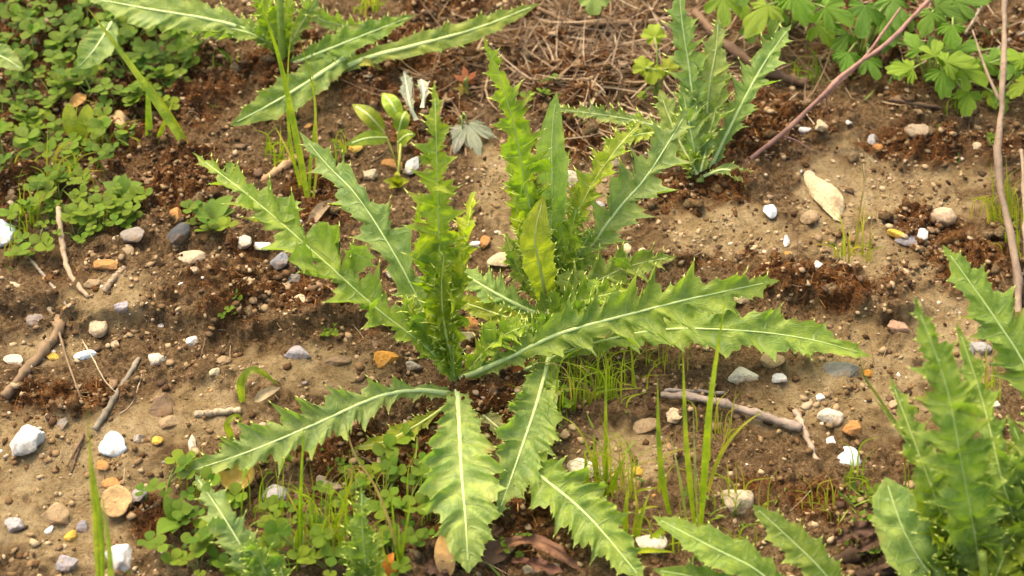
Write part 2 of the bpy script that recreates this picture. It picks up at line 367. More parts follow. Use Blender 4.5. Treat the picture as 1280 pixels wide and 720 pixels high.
def stem_part(root, pts, r0, r1, col, name='stem', mat='stem', sides=8):
    C, L = spline([P(*p) for p in pts], 16); s = scale_at(Vector(C[8]))
    V, F = tube(C, np.linspace(r0*s, r1*s, 16), sides, lump=.06, seed=len(pts)); return link(name, mesh_data(name, V-np.array(root.location), F, [M[mat]]), root, color=col)
def plant_root(name, label, cat, px, py, group=None):
    p = P(px, py, 0); return thing(name, label, cat, p, group)

# ------------------------------------------------------------------ the ground sheet
def build_ground():
    def axis(a, b, step, far):
        g = list(np.arange(a, b, step)); s = step; x = b; r = []
        while x < far: r.append(x); s *= 1.22; x += s
        s = step; x = a-step; l = []
        while x > -far: l.append(x); s *= 1.22; x -= s
        return np.array(l[::-1]+g+r)
    X = axis(-.43, .43, .00118, 60.); Y = axis(-.28, .42, .00125, 60.)
    nx, ny = len(X), len(Y); x, y = np.meshgrid(X, Y); x = x.ravel(); y = y.ravel()
    z = H(x, y); mo, cl = masks(x, y)
    i = np.arange(nx*ny).reshape(ny, nx); q = np.stack([i[:-1, :-1], i[:-1, 1:], i[1:, 1:], i[1:, :-1]], -1).reshape(-1, 4)
    me = bpy.data.meshes.new('ground'); me.vertices.add(nx*ny); me.loops.add(q.size); me.polygons.add(len(q))
    me.vertices.foreach_set('co', np.stack([x, y, z], 1).astype(np.float32).ravel()); me.loops.foreach_set('vertex_index', q.ravel().astype(np.int32))
    me.polygons.foreach_set('loop_start', (np.arange(len(q))*4).astype(np.int32)); me.polygons.foreach_set('use_smooth', np.ones(len(q), bool))
    me.update(calc_edges=True)
    a = me.color_attributes.new('soil', 'FLOAT_COLOR', 'POINT'); a.data.foreach_set('color', np.stack([mo, cl, 0*mo, 0*mo+1], 1).astype(np.float32).ravel())
    me.materials.append(M['soil']); o = link('ground', me); tag(o, kind='structure')
build_ground()

# ------------------------------------------------------------------ crumbs, moss, straw, grit: too many to count
def scatter(n, accept, x0=-.50, x1=.50, y0=-.30, y1=.46, over=3):
    x = RNG.uniform(x0, x1, n*over); y = RNG.uniform(y0, y1, n*over); mo, cl = masks(x, y)
    k = RNG.random(n*over) < accept(x, y, mo, cl); x, y = x[k][:n], y[k][:n]; return x, y, H(x, y)
import bmesh
_bm = bmesh.new(); bmesh.ops.create_icosphere(_bm, subdivisions=1, radius=1); ICO = np.array([v.co[:] for v in _bm.verts]); ICOF = np.array([[v.index for v in f.verts] for f in _bm.faces]); _bm.free()
def fast_mesh(name, V, F, mat, smooth=False):
    me = bpy.data.meshes.new(name); k = F.shape[1]; me.vertices.add(len(V)); me.loops.add(F.size); me.polygons.add(len(F))
    me.vertices.foreach_set('co', V.astype(np.float32).ravel()); me.loops.foreach_set('vertex_index', F.astype(np.int32).ravel())
    me.polygons.foreach_set('loop_start', (np.arange(len(F))*k).astype(np.int32))
    if smooth: me.polygons.foreach_set('use_smooth', np.ones(len(F), bool))
    me.update(calc_edges=True); me.materials.append(mat); return me
def lumps(name, xyz, size, mat, sink=.3, flatz=.75):
    x, y, z = xyz; n = len(x); r = size(n)
    d = 1+.5*(RNG.random((n, 12))-.5)*2; sx = RNG.uniform(.7, 1.4, (n, 1, 3)); sx[..., 2] *= flatz; a = RNG.uniform(0, 6.28, n)
    B = ICO[None]*d[..., None]*sx*r[:, None, None]; ca, sa = np.cos(a)[:, None], np.sin(a)[:, None]
    B = np.stack([B[..., 0]*ca-B[..., 1]*sa, B[..., 0]*sa+B[..., 1]*ca, B[..., 2]], -1)
    B += np.stack([x, y, z+r*(.6-sink)], 1)[:, None]; F = (ICOF[None]+(np.arange(n)*12)[:, None, None]).reshape(-1, 3)
    o = link(name, fast_mesh(name, B.reshape(-1, 3), F, mat)); return tag(o, kind='stuff')
def strands(name, xyz, length, width, mat, up=(.1, .9), bend=.5):
    x, y, z = xyz; n = len(x); L = length(n); w = width(n); a = RNG.uniform(0, 6.28, n); e = RNG.uniform(*up, n)
    D = np.stack([np.cos(a)*np.cos(e), np.sin(a)*np.cos(e), np.sin(e)], 1); S = np.stack([-np.sin(a), np.cos(a), 0*a], 1)
    tw = RNG.normal(0, .5, (n, 1)); S = nrm(S+tw*np.array([[0, 0, 1.]])); p0 = np.stack([x, y, z-L*.05], 1); b = RNG.normal(0, bend, (n, 3)); b[:, 2] -= .3*np.sin(e)
    V = []
    for k, (f, ww) in enumerate(((0, 1), (.35, .9), (.7, .7), (1, .25))):
        c = p0+D*(L*f)[:, None]+b*(L*f*f*.5)[:, None]; c[:, 2] = np.maximum(c[:, 2], z-.001); V += [c-S*(w*ww)[:, None], c+S*(w*ww)[:, None]]
    V = np.stack(V, 1).reshape(-1, 3); q = np.array([(0, 1, 3, 2), (2, 3, 5, 4), (4, 5, 7, 6)])
    F = (q[None]+(np.arange(n)*8)[:, None, None]).reshape(-1, 4); o = link(name, fast_mesh(name, V, F, mat, True)); return tag(o, kind='stuff')
tag(lumps('soil_crumbs', scatter(42000, lambda x, y, m, c: (.35+.5*m-.05*c)*ss(.30, .60, fbm(x*45, y*45, 88, 3))), lambda n: .0004+.0019*RNG.random(n)**3, M['crumb'], .35, .6), 'loose brown soil crumbs strewn over the bare ground')
tag(lumps('soil_clods', scatter(2600, lambda x, y, m, c: (.01+.8*m)*ss(.48, .66, fbm(x*30, y*30, 77, 3))*(np.hypot(x-flat(574,478)[0], y-flat(574,478)[1]) > .03), over=8), lambda n: .0014+.0034*RNG.random(n)**2, M['clod'], .62, .8), 'crumbly brown clods of soil in loose clusters')
tag(lumps('grit', scatter(13000, lambda x, y, m, c: (.2+.7*c-.1*m)*ss(.3, .65, fbm(x*50, y*50, 55, 3))), lambda n: .0003+.0015*RNG.random(n)**5, M['grit'], .4, .6), 'fine pale grit scattered over the tan clay')
tag(strands('dry_moss', scatter(22000, lambda x, y, m, c: m*.9), lambda n: RNG.uniform(.002, .007, n), lambda n: RNG.uniform(.00014, .00036, n), M['mossf'], (.0, 1.2)), 'reddish brown dried moss covering the soil in fibrous patches')
GREENZ = [(80,90,130,100),(90,240,80,60),(430,650,120,70),(760,550,60,90),(900,650,70,50),(1080,650,50,50),(420,190,60,36),(1180,90,110,60),(240,640,60,60)]
def green_zone(x, y, m, c): return zone(x, y, GREENZ)**2*ss(.42, .6, fbm(x*70, y*70, 93, 2))
tag(strands('ground_cover', scatter(2600, green_zone, -.42, .42, -.27, .34, 6), lambda n: RNG.uniform(.004, .014, n), lambda n: RNG.uniform(.0004, .0013, n), M['weed'], (.2, 1.3), .5), 'tiny green weeds and sprouts growing low between the larger plants')
def top_litter(x, y, m, c):
    cx, cy = flat(715, 85); return np.exp(-(((x-cx)/.075)**2+((y-cy)/.05)**2)*.8)+.35*np.exp(-(((y-.25)/.05)**2))*(x > 0)
tag(strands('straw_litter', scatter(1900, top_litter, -.15, .45, .12, .40, 12), lambda n: RNG.uniform(.012, .055, n), lambda n: RNG.uniform(.0003, .00095, n), M['straw'], (.0, .25), .35), 'thin dead straws and needles littering the ground behind the thistle')
tag(strands('fine_straw', scatter(1500, lambda x, y, m, c: .25+.6*m), lambda n: RNG.uniform(.006, .022, n), lambda n: RNG.uniform(.00015, .00035, n), M['straw'], (.0, .4), .5), 'short hair thin straws lying scattered on the soil')

tag(lumps('bark_crumbs', scatter(1500, lambda x, y, m, c: .2+.6*m), lambda n: .0009+.0030*RNG.random(n)**2, M['straw'], .35, .25), 'flat woody crumbs lying on the soil')
# ------------------------------------------------------------------ stones
def stone_mesh(seed, rough=.18, cuts=9, sub=4):
    rg = np.random.default_rng(seed); bm = bmesh.new(); bmesh.ops.create_icosphere(bm, subdivisions=sub, radius=1)
    V = np.array([v.co[:] for v in bm.verts]); F = [[v.index for v in f.verts] for f in bm.faces]; bm.free()
    for _ in range(cuts):
        d = nrm(rg.normal(0, 1, 3)); lim = rg.uniform(.48, .82); e = V@d; V = V-np.maximum(0, e-lim)[:, None]*d*.88
    for fr, am in ((1.6, rough), (4.5, rough*.4), (11, rough*.16)):
        ph = rg.uniform(0, 6, (3, 3)); V = V*(1+am*sum(np.sin(fr*(V@nrm(rg.normal(0, 1, 3)))+ph[k, 0]) for k in range(3))/2)[:, None]
    V -= (V.max(0)+V.min(0))/2; V /= np.abs(V).max(0); return V, F
SC = dict(cream=(.50, .40, .25), tan=(.34, .235, .125), beige=(.42, .32, .20), grey=(.27, .235, .19), dark=(.055, .055, .060), white=(.58, .56, .51), blue=(.66, .76, .78), orange=(.42, .20, .055),
          amber=(.52, .25, .03), yellow=(.58, .36, .05), pink=(.46, .26, .16), lilac=(.34, .315, .31), brown=(.21, .135, .075), pale=(.58, .50, .38), slate=(.20, .19, .20))
def stone(px, py, rx, ry, col, label, thick=.6, rot=0, name='stone', cat='stone', rough=.18, cuts=9, sink=.46, grp=None, tilt=0):
    p = P(px, py, 0); s = scale_at(p); V, F = stone_mesh(px*7+py, rough, cuts)
    a, b = rx*s, ry*s/.86; c = min(a, b)*thick; V = V*np.array((a, b, c))
    t = math.radians(tilt); V = np.stack([V[:, 0], V[:, 1]*math.cos(t)-V[:, 2]*math.sin(t), V[:, 1]*math.sin(t)+V[:, 2]*math.cos(t)], 1)
    r = math.radians(rot); V = np.stack([V[:, 0]*math.cos(r)-V[:, 1]*math.sin(r), V[:, 0]*math.sin(r)+V[:, 1]*math.cos(r), V[:, 2]], 1)
    z = Hs(p.x, p.y); me = mesh_data(name, V, F, [M['chalk' if col in ('white', 'blue') else 'stone']]); me.set_sharp_from_angle(angle=math.radians(24)); o = link(name, me, None, (p.x, p.y, max(z, Hb(p.x, p.y)-.002)+c*(1-2*sink)*.9+.0006), jit(SC[col], .08))
    return tag(o, label, cat, grp)
STONES = [
 (4,297,17,17,'blue','white chalk lump at the left edge below the clover mat'),(168,302,15,12,'grey','rough grey lump of stone at the lower edge of the clover mat'),
 (160,319,9,6,'tan','small tan pebble just below the rough grey lump by the clover'),(226,302,14,14,'dark','dark flint beside the small clover plant left of the thistle'),
 (241,330,18,11,'cream','smooth cream oval pebble below the dark flint'),(305,311,12,9,'pale','pale tan pebble left of the long thistle leaf'),
 (330,316,11,7,'white','small white pebble touching the long left thistle leaf'),(219,275,11,11,'orange','orange brown pebble above the dark flint'),
 (134,338,16,6,'orange','long orange brown pebble lying near the pale driftwood twig'),(118,357,13,6,'tan','flat tan pebble beside the bent driftwood twig'),
 (62,349,9,8,'orange','orange pebble left of the bent driftwood twig'),(153,388,9,7,'lilac','purple grey chip on the clay below the short twig'),
 (228,358,6,4,'white','tiny white chip on the brown moss below the cream pebble'),(246,358,7,5,'beige','tiny beige chip next to a white one on brown moss'),
 (46,406,11,10,'grey','round grey pebble beside the thick root at the left'),(124,413,12,12,'cream','round cream pebble right of the thick root'),
 (107,446,14,6,'blue','bright white shell sliver below the round cream pebble'),(65,447,9,6,'yellow','yellow chip beside the thick root at the left'),
 (240,430,8,7,'white','whitish pebble in a hollow of the soil ledge'),(196,452,11,9,'pale','pinkish white chip under the soil ledge'),
 (200,410,5,6,'white','tiny white chip on the brown soil above the ledge'),(18,452,14,8,'pale','pale flat stone at the left edge by the root'),
 (281,455,9,7,'tan','tan pebble on the clay under the ledge'),(270,473,7,5,'cream','small cream chip under the tan pebble on clay'),
 (145,435,6,7,'beige','small beige pebble above the grey stick'),(203,510,17,16,'brown','angular brown stone right of the grey stick'),
 (212,530,13,10,'tan','tan rough pebble touching the angular brown stone'),(79,533,7,8,'grey','pale grey pebble above the jagged white chunk'),
 (198,556,7,6,'yellow','bright yellow pebble right of the white round shell'),(241,560,5,15,'pale','pale upright chip pointing at the lower left thistle leaf'),
 (130,584,9,7,'orange','orange tan pebble below the white round shell'),(173,552,7,7,'grey','grey pebble just right of the white round shell'),
 (18,659,13,10,'lilac','lilac pebble near the lower left corner'),(89,673,8,7,'yellow','orange yellow pebble left of the broad blurred grass blades'),
 (62,664,5,6,'white','tiny white pebble left of the yellow one in the lower left'),(70,645,19,13,'tan','flat tan stone bedded in the clay at lower left'),
 (140,606,13,7,'orange','orange tan chip above the tan shell fragment'),(175,622,11,9,'lilac','square lilac grey pebble beside the tan shell fragment'),
 (104,660,7,8,'slate','dark slate chip just left of the blurred grass blades'),(150,700,19,18,'white','white rough lump behind the blurred grass blades'),
 (87,713,13,9,'lilac','lilac stone at the bottom edge in the left corner'),(347,625,18,13,'lilac','grey white rounded pebble under the lower left thistle leaf'),
 (410,608,20,13,'beige','beige stone among the thin grass under the lower left leaf'),(438,537,10,10,'pink','pinkish tan pebble tucked under the lower left thistle leaf'),
 (483,455,16,12,'amber','amber translucent pebble left of the thistle stem base'),(514,457,15,7,'grey','grey chip between the amber pebble and the thistle stem'),
 (374,446,16,10,'lilac','pale grey lilac chip on the clay above the lower left leaf'),(423,453,17,6,'brown','brown stone flake left of the amber pebble'),
 (375,378,9,8,'cream','cream angular pebble below the long left thistle leaf'),(364,352,14,9,'grey','flat grey stone under the long left thistle leaf'),
 (350,331,11,12,'slate','dark grey stone peeking from under the long left leaf'),(628,331,20,11,'cream','cream flat stone between the two central shoots'),
 (594,308,8,4,'white','small white chip left of the orange shell bit'),(606,306,6,9,'orange','orange shell bit standing between the central shoots'),
 (470,296,16,10,'cream','rough cream stone behind the tall central shoot'),(490,309,15,11,'beige','rough beige stone next to a cream one behind the tall shoot'),
 (490,348,6,9,'grey','grey chip in the gap between left leaf and tall shoot'),(577,428,18,10,'cream','cream stone right of the thistle stem base'),
 (588,408,13,10,'orange','orange tan stone above the cream one by the stem base'),(445,188,9,9,'yellow','pale yellow pebble under the small ovate leaves'),
 (463,221,9,8,'cream','cream pebble right of the second left leaf tip'),(515,210,9,14,'white','white upright pebble left of the tall central shoot'),
 (490,206,14,8,'orange','orange tan stone left of the white upright pebble'),(713,223,12,12,'pale','pale round pebble right of the second shoot'),
 (748,263,9,10,'lilac','blue grey pebble between two right hand thistle leaves'),(898,132,10,9,'pale','pale beige pebble behind the right hand thistle'),
 (1003,168,11,5,'white','flat white chip under the reddish stalk'),(1024,172,8,8,'cream','cream pebble right of the flat white chip'),
 (1059,161,4,4,'white','tiny white dot of stone near the cream pebble'),(1011,224,7,7,'cream','small cream pebble at the top of the large cream slab'),
 (1011,275,12,10,'tan','tan pebble left of the large cream slab'),(1142,182,14,12,'beige','beige stone on the far bank under the cut leaved plants'),
 (1090,180,7,8,'lilac','lilac grey chip left of the beige bank stone'),(961,271,9,11,'blue','bright white chip on the brown clod right of centre'),
 (983,303,4,9,'white','thin white sliver below the bright white chip'),(1176,278,17,13,'beige','beige angular stone on the bare tan clay'),
 (1135,306,17,8,'slate','flat grey stone below the beige angular stone'),(1151,302,8,9,'white','white grey chip touching the flat grey stone'),
 (1022,335,6,6,'white','small white chip left of the little yellow grass tuft'),(1118,298,11,7,'yellow','yellow tan chip left of the flat grey stone'),
 (1218,191,6,6,'cream','small cream pebble near the woody upright stem'),(803,318,6,7,'pale','pale chip on the clod right of the thistle leaves'),
 (783,316,6,8,'cream','cream chip at the tip side of the right hand leaf'),(925,378,15,11,'cream','cream stone above the lower right thistle leaf'),
 (965,454,16,11,'tan','tan grey stone under the tip of the lower right leaf'),(928,472,20,11,'pale','pale flat stone above the grey branch'),
 (1120,416,14,10,'pink','pink stone on the clay beyond the leaf tip'),(1085,468,7,5,'amber','orange yellow bit just beyond the leaf tip'),
 (1050,467,23,10,'grey','flat grey stone under the tip of the long leaf'),(973,478,10,6,'white','white chip above the grey branch'),
 (1209,443,8,8,'slate','dark blue grey pebble among the right hand leaves'),(1226,438,13,9,'lilac','lilac grey stone behind the right hand leaves'),
 (1207,437,5,6,'white','small white chip on the dark pebble by the right hand leaves'),(1037,525,17,11,'pale','pale pinkish stone right of the end of the branch'),
 (1063,541,13,9,'orange','orange brown pebble touching the pale pinkish stone'),(1037,557,6,6,'white','small round white pebble above the white shell'),
 (1117,508,7,5,'pink','pink white pebble at left of the front right thistle'),(1025,498,6,5,'white','small white pebble above the pale pinkish stone'),
 (920,632,21,15,'cream','pale cream chalky lump behind the front thistle leaf'),(733,592,26,15,'pale','pale stone under the bottom right thistle leaf'),
 (842,524,11,9,'cream','cream pebble in front of the grey branch'),(806,534,18,10,'tan','tan clay covered stone left of the cream pebble'),
 (797,592,7,6,'yellow','small yellow cream pebble beside the grass tuft'),(705,552,7,6,'tan','small tan pebble right of the centre bottom leaves'),
 (813,688,20,13,'pale','pale stone at the bottom between grass and thistle leaf'),(662,713,18,10,'cream','cream stone at the bottom edge near the dry brown leaf'),
 (768,206,9,7,'beige','beige pebble in the gap between right hand leaves'),(1245,540,9,7,'grey','grey pebble behind the front right thistle'),
]
for s in STONES: stone(*s, thick=random.uniform(.5, .75), rot=random.uniform(-14, 14))
stone(1034,250,17,40,'cream','large cream flat slab stone leaning on the tan bank',thick=.45,rot=22,rough=.12,cuts=7,sink=.15)
stone(35,558,22,19,'white','jagged white chunk of chalk on the clay at left',thick=.7,rough=.34,cuts=9,sink=.2,name='chalk_lump')
# small unnamed pebbles: alike, one group
for k in range(22):
    px, py = random.uniform(-20, 1300), random.uniform(150, 730)
    c = random.choice(['cream','tan','beige','grey','pale','brown','tan','orange','brown'])
    r = random.uniform(2.6, 5.5); stone(round(px), round(py), r*1.15, r, c, 'tiny bare pebble half sunk in the brown soil', name='pebble', cat='pebble', grp='tiny pebbles bedded in the soil', thick=.7)

# shells
def dome(name, px, py, r, col, label, h=.4, flip=False, rot=0, elong=1., tilt=0, mat='chalk', col2=None):
    """a thin shell bowl: outer and inner skin, notched rim"""
    p = P(px, py, 0); s = scale_at(p); rg = np.random.default_rng(px+py); na, nr = 28, 7; R = r*s; V = []; UV = []
    rim = 1+.09*np.interp(np.arange(na), np.arange(0, na+4, 4), rg.normal(0, 1, na//4+1))
    for sh in (0, 1):
        for i in range(nr):
            f = (i+.3)/(nr-.7)
            for j in range(na):
                a = j/na*2*math.pi; q = R*f*rim[j]**f*(1-.03*sh); V.append((q*math.cos(a)*elong, q*math.sin(a), (R*h*(1-f*f)-(R*.07 if sh else 0))*(-1 if flip else 1)))
    F = []; o_ = nr*na
    for i in range(nr-1):
        for j in range(na):
            k = (j+1) % na; f = (i*na+j, (i+1)*na+j, (i+1)*na+k, i*na+k); F.append(f); F.append(tuple(v+o_ for v in f[::-1]))
    for j in range(na):
        k = (j+1) % na; a, b = (nr-1)*na+j, (nr-1)*na+k; F.append((a, a+o_, b+o_, b))
    F.append(tuple(range(na))); F.append(tuple(o_+j for j in range(na))[::-1])
    o = link(name, mesh_data(name, V, F, [M[mat]]), None, p+Vector((0, 0, .0035 if not flip else R*h*.9+.0055)), col)
    o.rotation_euler = (math.radians(tilt), 0, math.radians(rot)); return tag(o, label, 'shell')
dome('shell', 142, 560, 17, SC['blue'], 'round bright white shell lying on the clay at lower left', .35, tilt=12)
dome('shell', 1057, 578, 17, SC['blue'], 'scallop edged bright white shell on brown moss at lower right', .35, tilt=10)
sh = dome('shell', 297, 606, 24, (.66, .40, .10), 'open orange shell cup under the lower left thistle leaf', .62, True, mat='shellin', tilt=28, rot=15)
dome('shell', 148, 636, 20, (.52, .33, .14), 'tan broken shell fragment behind the blurred grass blades', .25, True, elong=.9, mat='stone', tilt=15)

# ------------------------------------------------------------------ sticks, roots, dead stems
def stick(name, pts, r0, r1, col, label, cat='twig', lump=.16, extra=(), sides=9, mat='wood'):
    ctl = [P(*(q if len(q) == 3 else (*q, 0.0))) for q in pts]; L = [Vector((c.x, c.y, c.z)) for c in ctl]
    C, Ln = spline(L, 30); s = scale_at(Vector(C[15])); R = np.linspace(r0*s, r1*s, 30)*.72*(1+.16*np.exp(-((np.arange(30) % 9-4)/.9)**2))*(1+.12*np.sin(np.arange(30)*.9+pts[0][0]))
    C = C+np.array([0, 0, 1])*(R*.75+.0012)[:, None]; C[:, :2] += RNG.normal(0, .12*s*min(r0, 4), (30, 2))
    base = C[0].copy(); V, F = tube(C-base, R, sides, lump=lump, seed=int(pts[0][0]+pts[0][1]))
    o = link(name, mesh_data(name, V, F, [M[mat]]), None, base, jit(col, .06)); tag(o, label, cat)
    for e in extra:
        Ce, _ = spline([P(*q) for q in e[:-1]], 14); Ve, Fe = tube(Ce+np.array([0, 0, .0015])-base, np.linspace(e[-1]*s, e[-1]*s*.45, 14), 6, lump=lump)
        link('side_twig', mesh_data('side_twig', Ve, Fe, [M[mat]]), o, color=o.color)
    return o
DW, GW, BW = (.36, .27, .17), (.27, .215, .16), (.17, .105, .062)
stick('driftwood_twig', [(74,262,.012),(78,300,.008),(84,335,.004),(97,358),(112,374)], 5, 4, DW, 'pale bent driftwood twig leaning out of the clover mat')
stick('root', [(-15,348),(20,362),(50,378),(72,398)], 5, 6, DW, 'pale root running in from the left edge', 'root')
stick('root', [(72,396),(76,415),(58,440),(36,466),(8,500)], 9, 8, (.25,.165,.09), 'thick clay covered root curving down at the left', 'root', lump=.22, extra=[((70,400,.004),(84,450,.003),(102,500,.002),2)])
stick('root', [(38,326),(60,352),(85,385),(95,398)], 3, 2, GW, 'thin fibrous root above the thick clay covered root', 'root')
stick('twig', [(131,368),(143,352),(157,338)], 5, 5, DW, 'short pale twig stub beside the flat tan pebble')
stick('twig', [(175,450),(160,475),(146,498),(120,541)], 4, 6, GW, 'grey straight stick left of the angular brown stone')
stick('root', [(105,545),(98,565),(90,592)], 4, 2, BW, 'frayed brown root end below the grey stick', 'root', extra=[((104,548,.002),(92,570,.002),(85,585,.001),2)])
stick('straw', [(104,428,.004),(118,452,.006),(132,478,.004),(147,494)], 1.2, 1, (.48,.37,.23), 'pale straw bent beside the round cream pebble', 'straw')
stick('straw', [(178,470),(166,505),(150,520)], 1, 1, (.44,.33,.2), 'short pale straw crossing the grey stick', 'straw')
stick('branch', [(826,496,.004),(880,503,.004),(940,520,.003),(1001,540,.002)], 6, 8, GW, 'grey weathered branch lying behind the tall grass blades', 'branch', lump=.22)
stick('twig', [(780,490),(850,491),(905,494)], 4, 3, (.25,.205,.16), 'thin grey twig just above the weathered branch')
stick('twig', [(994,518),(1006,546),(1021,580)], 6, 4, (.40,.31,.21), 'pale split twig at the end of the weathered branch', lump=.3)
stick('twig', [(672,13,.012),(700,27,.008),(735,34,.006),(806,32,.004)], 3.5, 6, (.20,.125,.07), 'curved brown twig over the straw litter')
stick('branch', [(868,20,.006),(905,58,.006),(950,90,.005),(1006,110,.002)], 7, 8, BW, 'brown branch behind the right hand thistle', 'branch', lump=.2)
stick('root', [(1094,111),(1120,116),(1150,123)], 3.5, 2, (.42,.33,.22), 'pale wavy root at the top of the tan bank', 'root')
stick('root', [(1112,128),(1150,134),(1186,139)], 4, 3, BW, 'brown root below the pale wavy root on the bank', 'root')
stick('twig', [(1068,160),(1078,200),(1080,235)], 1.3, 1, DW, 'thin pale twig hanging down the tan bank')
stick('twig', [(1293,40,.01),(1262,52,.006),(1215,90,.004)], 3, 2, (.36,.28,.2), 'pale twig at the right edge among the dead stems')
stick('twig', [(1228,6,.01),(1215,30,.006),(1205,45,.004)], 3, 2, (.34,.26,.18), 'short pale twig under the cut leaved plants at top right')
stick('twig', [(1195,36),(1240,48),(1262,60)], 4, 3, (.2,.14,.09), 'dark brown twig behind the woody upright stem')
stick('twig', [(452,573),(478,588),(505,602)], 2, 1.5, (.30,.2,.12), 'thin brown twig left of the centre bottom leaf')
stick('twig', [(520,606),(540,618),(556,634)], 1.6, 1.2, (.30,.2,.12), 'thin brown twig touching the centre bottom leaf')
stick('twig', [(1133,292),(1143,298),(1156,304)], 2.5, 2.5, (.55,.5,.42), 'whitish twig bit above the flat grey stone')
stick('bark_strip', [(326,232),(345,219),(362,208),(380,197)], 5, 8, (.45,.28,.15), 'curled tan strip of bark left of the grass stems', 'bark', lump=.3)
stick('wood_flake', [(246,521),(270,519),(302,516)], 6, 5, (.42,.33,.22), 'pale split wood flake above the lower left leaf', 'wood flake', lump=.3)
stick('log', [(1040,708,.0),(1090,690,.002),(1140,676,.004),(1185,672,.004)], 10, 13, (.065,.038,.022), 'dark rotting piece of wood at the foot of the front thistle', 'log', lump=.45)
stick('log', [(1060,728,.0),(1110,716,.002),(1165,706,.004)], 9, 12, (.05,.03,.018), 'second dark wood piece at the bottom edge by the front thistle', 'log', lump=.3)
for pts, r, lab in (([(642,30),(690,60),(730,68)],1.6,'thin dead stalk across the left of the straw litter'),([(752,72,.006),(776,95,.004),(772,112,.004)],1.8,'kinked pale dead stalk in the middle of the litter'),
                    ([(690,128),(722,118),(766,108),(774,96)],1.8,'long pale dead stalk pointing at the second shoot'),([(788,32,.008),(805,55,.004),(812,70)],1.5,'pale dead stalk left of the yellow round leaf'),
                    ([(768,45,.01),(772,68,.006),(775,90,.004)],1.5,'upright dead stalk in the straw litter'),([(640,95),(672,108),(705,102)],1.5,'pale dead stalk right of the tall narrow leaf'),
                    ([(700,170,.002),(688,200),(680,214)],1.6,'thin straw on the soil between the second shoot leaves'),([(655,70),(700,85),(760,60)],1.7,'brown dead stalk slanting over the litter')):
    stick('dead_stalk', pts, r, r*.7, random.choice([(.40,.30,.19),(.30,.2,.12)]), lab, 'stalk', lump=.1, sides=6)
# the two dead upright stems and the reddish stalk
ws = stick('woody_stem', [(1272,430,.0),(1268,330,.015),(1246,215,.035),(1252,120,.05),(1256,-30,.06)], 6.5, 4.6, (.25,.175,.12), 'grey brown woody stem standing at the right edge', 'stem', lump=.14, extra=[((1250,130,.05),(1232,90,.05),(1215,40,.05),2.5)])
stick('woody_stem', [(1284,400,.0),(1281,300,.02),(1276,190,.03)], 5, 3, (.27,.2,.14), 'thin woody stem right beside the grey brown one at the edge', 'stem')
rs = stick('reddish_stalk', [(932,206,.002),(975,172,.018),(1020,130,.035),(1060,92,.05),(1110,55,.065),(1175,-12,.085)], 4.2, 3.6, (.36,.20,.15), 'long reddish dead stalk slanting over the bank to the top right', 'stalk', lump=.08,
           extra=[((1020,130,.035),(1075,80,.05),(1105,40,.06),(1125,12,.065),3),((975,172,.018),(995,178,.008),(1014,190,.003),1.6),((1032,120,.04),(1034,140,.02),(1035,152,.01),1.3)])

# ------------------------------------------------------------------ soft leaves
def blade_mesh(C, hint, w, prof='grass', fold=.35, n=7, base=None, cup=0.):
    nt_ = len(C); T, S, N = frames(C, hint); t = np.linspace(0, 1, nt_)
    pr = {'grass': np.minimum(1, .55+t*1.5)*(1-t**2.2), 'ovate': np.sin(np.pi*np.clip(t, 0, 1)**.72)**.85, 'obov': np.sin(np.pi*np.clip(t, 0, 1)**1.35)**.62, 'lance': np.sin(np.pi*np.clip(t*.97+.03, 0, 1)**.9)}[prof]
    h = n//2; G = []; U = []
    for j in range(-h, h+1):
        s = j/h; G.append(C+S*(w*pr*s)[:, None]+N*(np.abs(w*pr*s)*fold-cup*w*pr*s*s)[:, None]); U.append(np.stack([t*5, 0*t+s], 1))
    G = np.stack(G, 1); U = np.stack(U, 1); k = 2*h+1
    F = [(i*k+j, (i+1)*k+j, (i+1)*k+j+1, i*k+j+1) for i in range(nt_-1) for j in range(k-1)]
    return G.reshape(-1, 3), F, U.reshape(-1, 2)
def blade(root, pts, w, col, name='blade', mat='grass', prof='grass', fold=.35, face=.7, roll=0, nn=22, cup=0., vein=False):
    C, L = spline([P(*p) for p in pts], nn); s = scale_at(Vector(C[nn//2])); toc = nrm(np.array(CAM)-C.mean(0)); hint = nrm(np.array((0, 0, 1.))*(1-face)+toc*face)
    if roll: hint = np.array(Quaternion(Vector(nrm(C[-1]-C[0])), math.radians(roll)) @ Vector(hint))
    V, F, U = blade_mesh(C, hint, w*s, prof, fold, cup=cup); o = link(name, mesh_data(name, V-np.array(root.location), F, [M[mat]], U), root, color=jit(GREEN[col] if isinstance(col, str) else col, .1))
    if vein:
        T, S, N = frames(C, hint); e = int(nn*.9); X = np.stack([C[:e]+S[:e]*(a*s*1.3)+N[:e]*(b*s*.7+.0002) for a, b in ((-1, 0), (0, 1), (1, 0))], 1).reshape(-1, 3)-np.array(root.location)
        link('midrib', mesh_data('midrib', X, [(i*3+j, (i+1)*3+j, (i+1)*3+j+1, i*3+j+1) for i in range(e-1) for j in range(2)], [M['rib']]), o, color=tuple(.5*RIB[k]+.6*o.color[k] for k in range(3)))
    return o

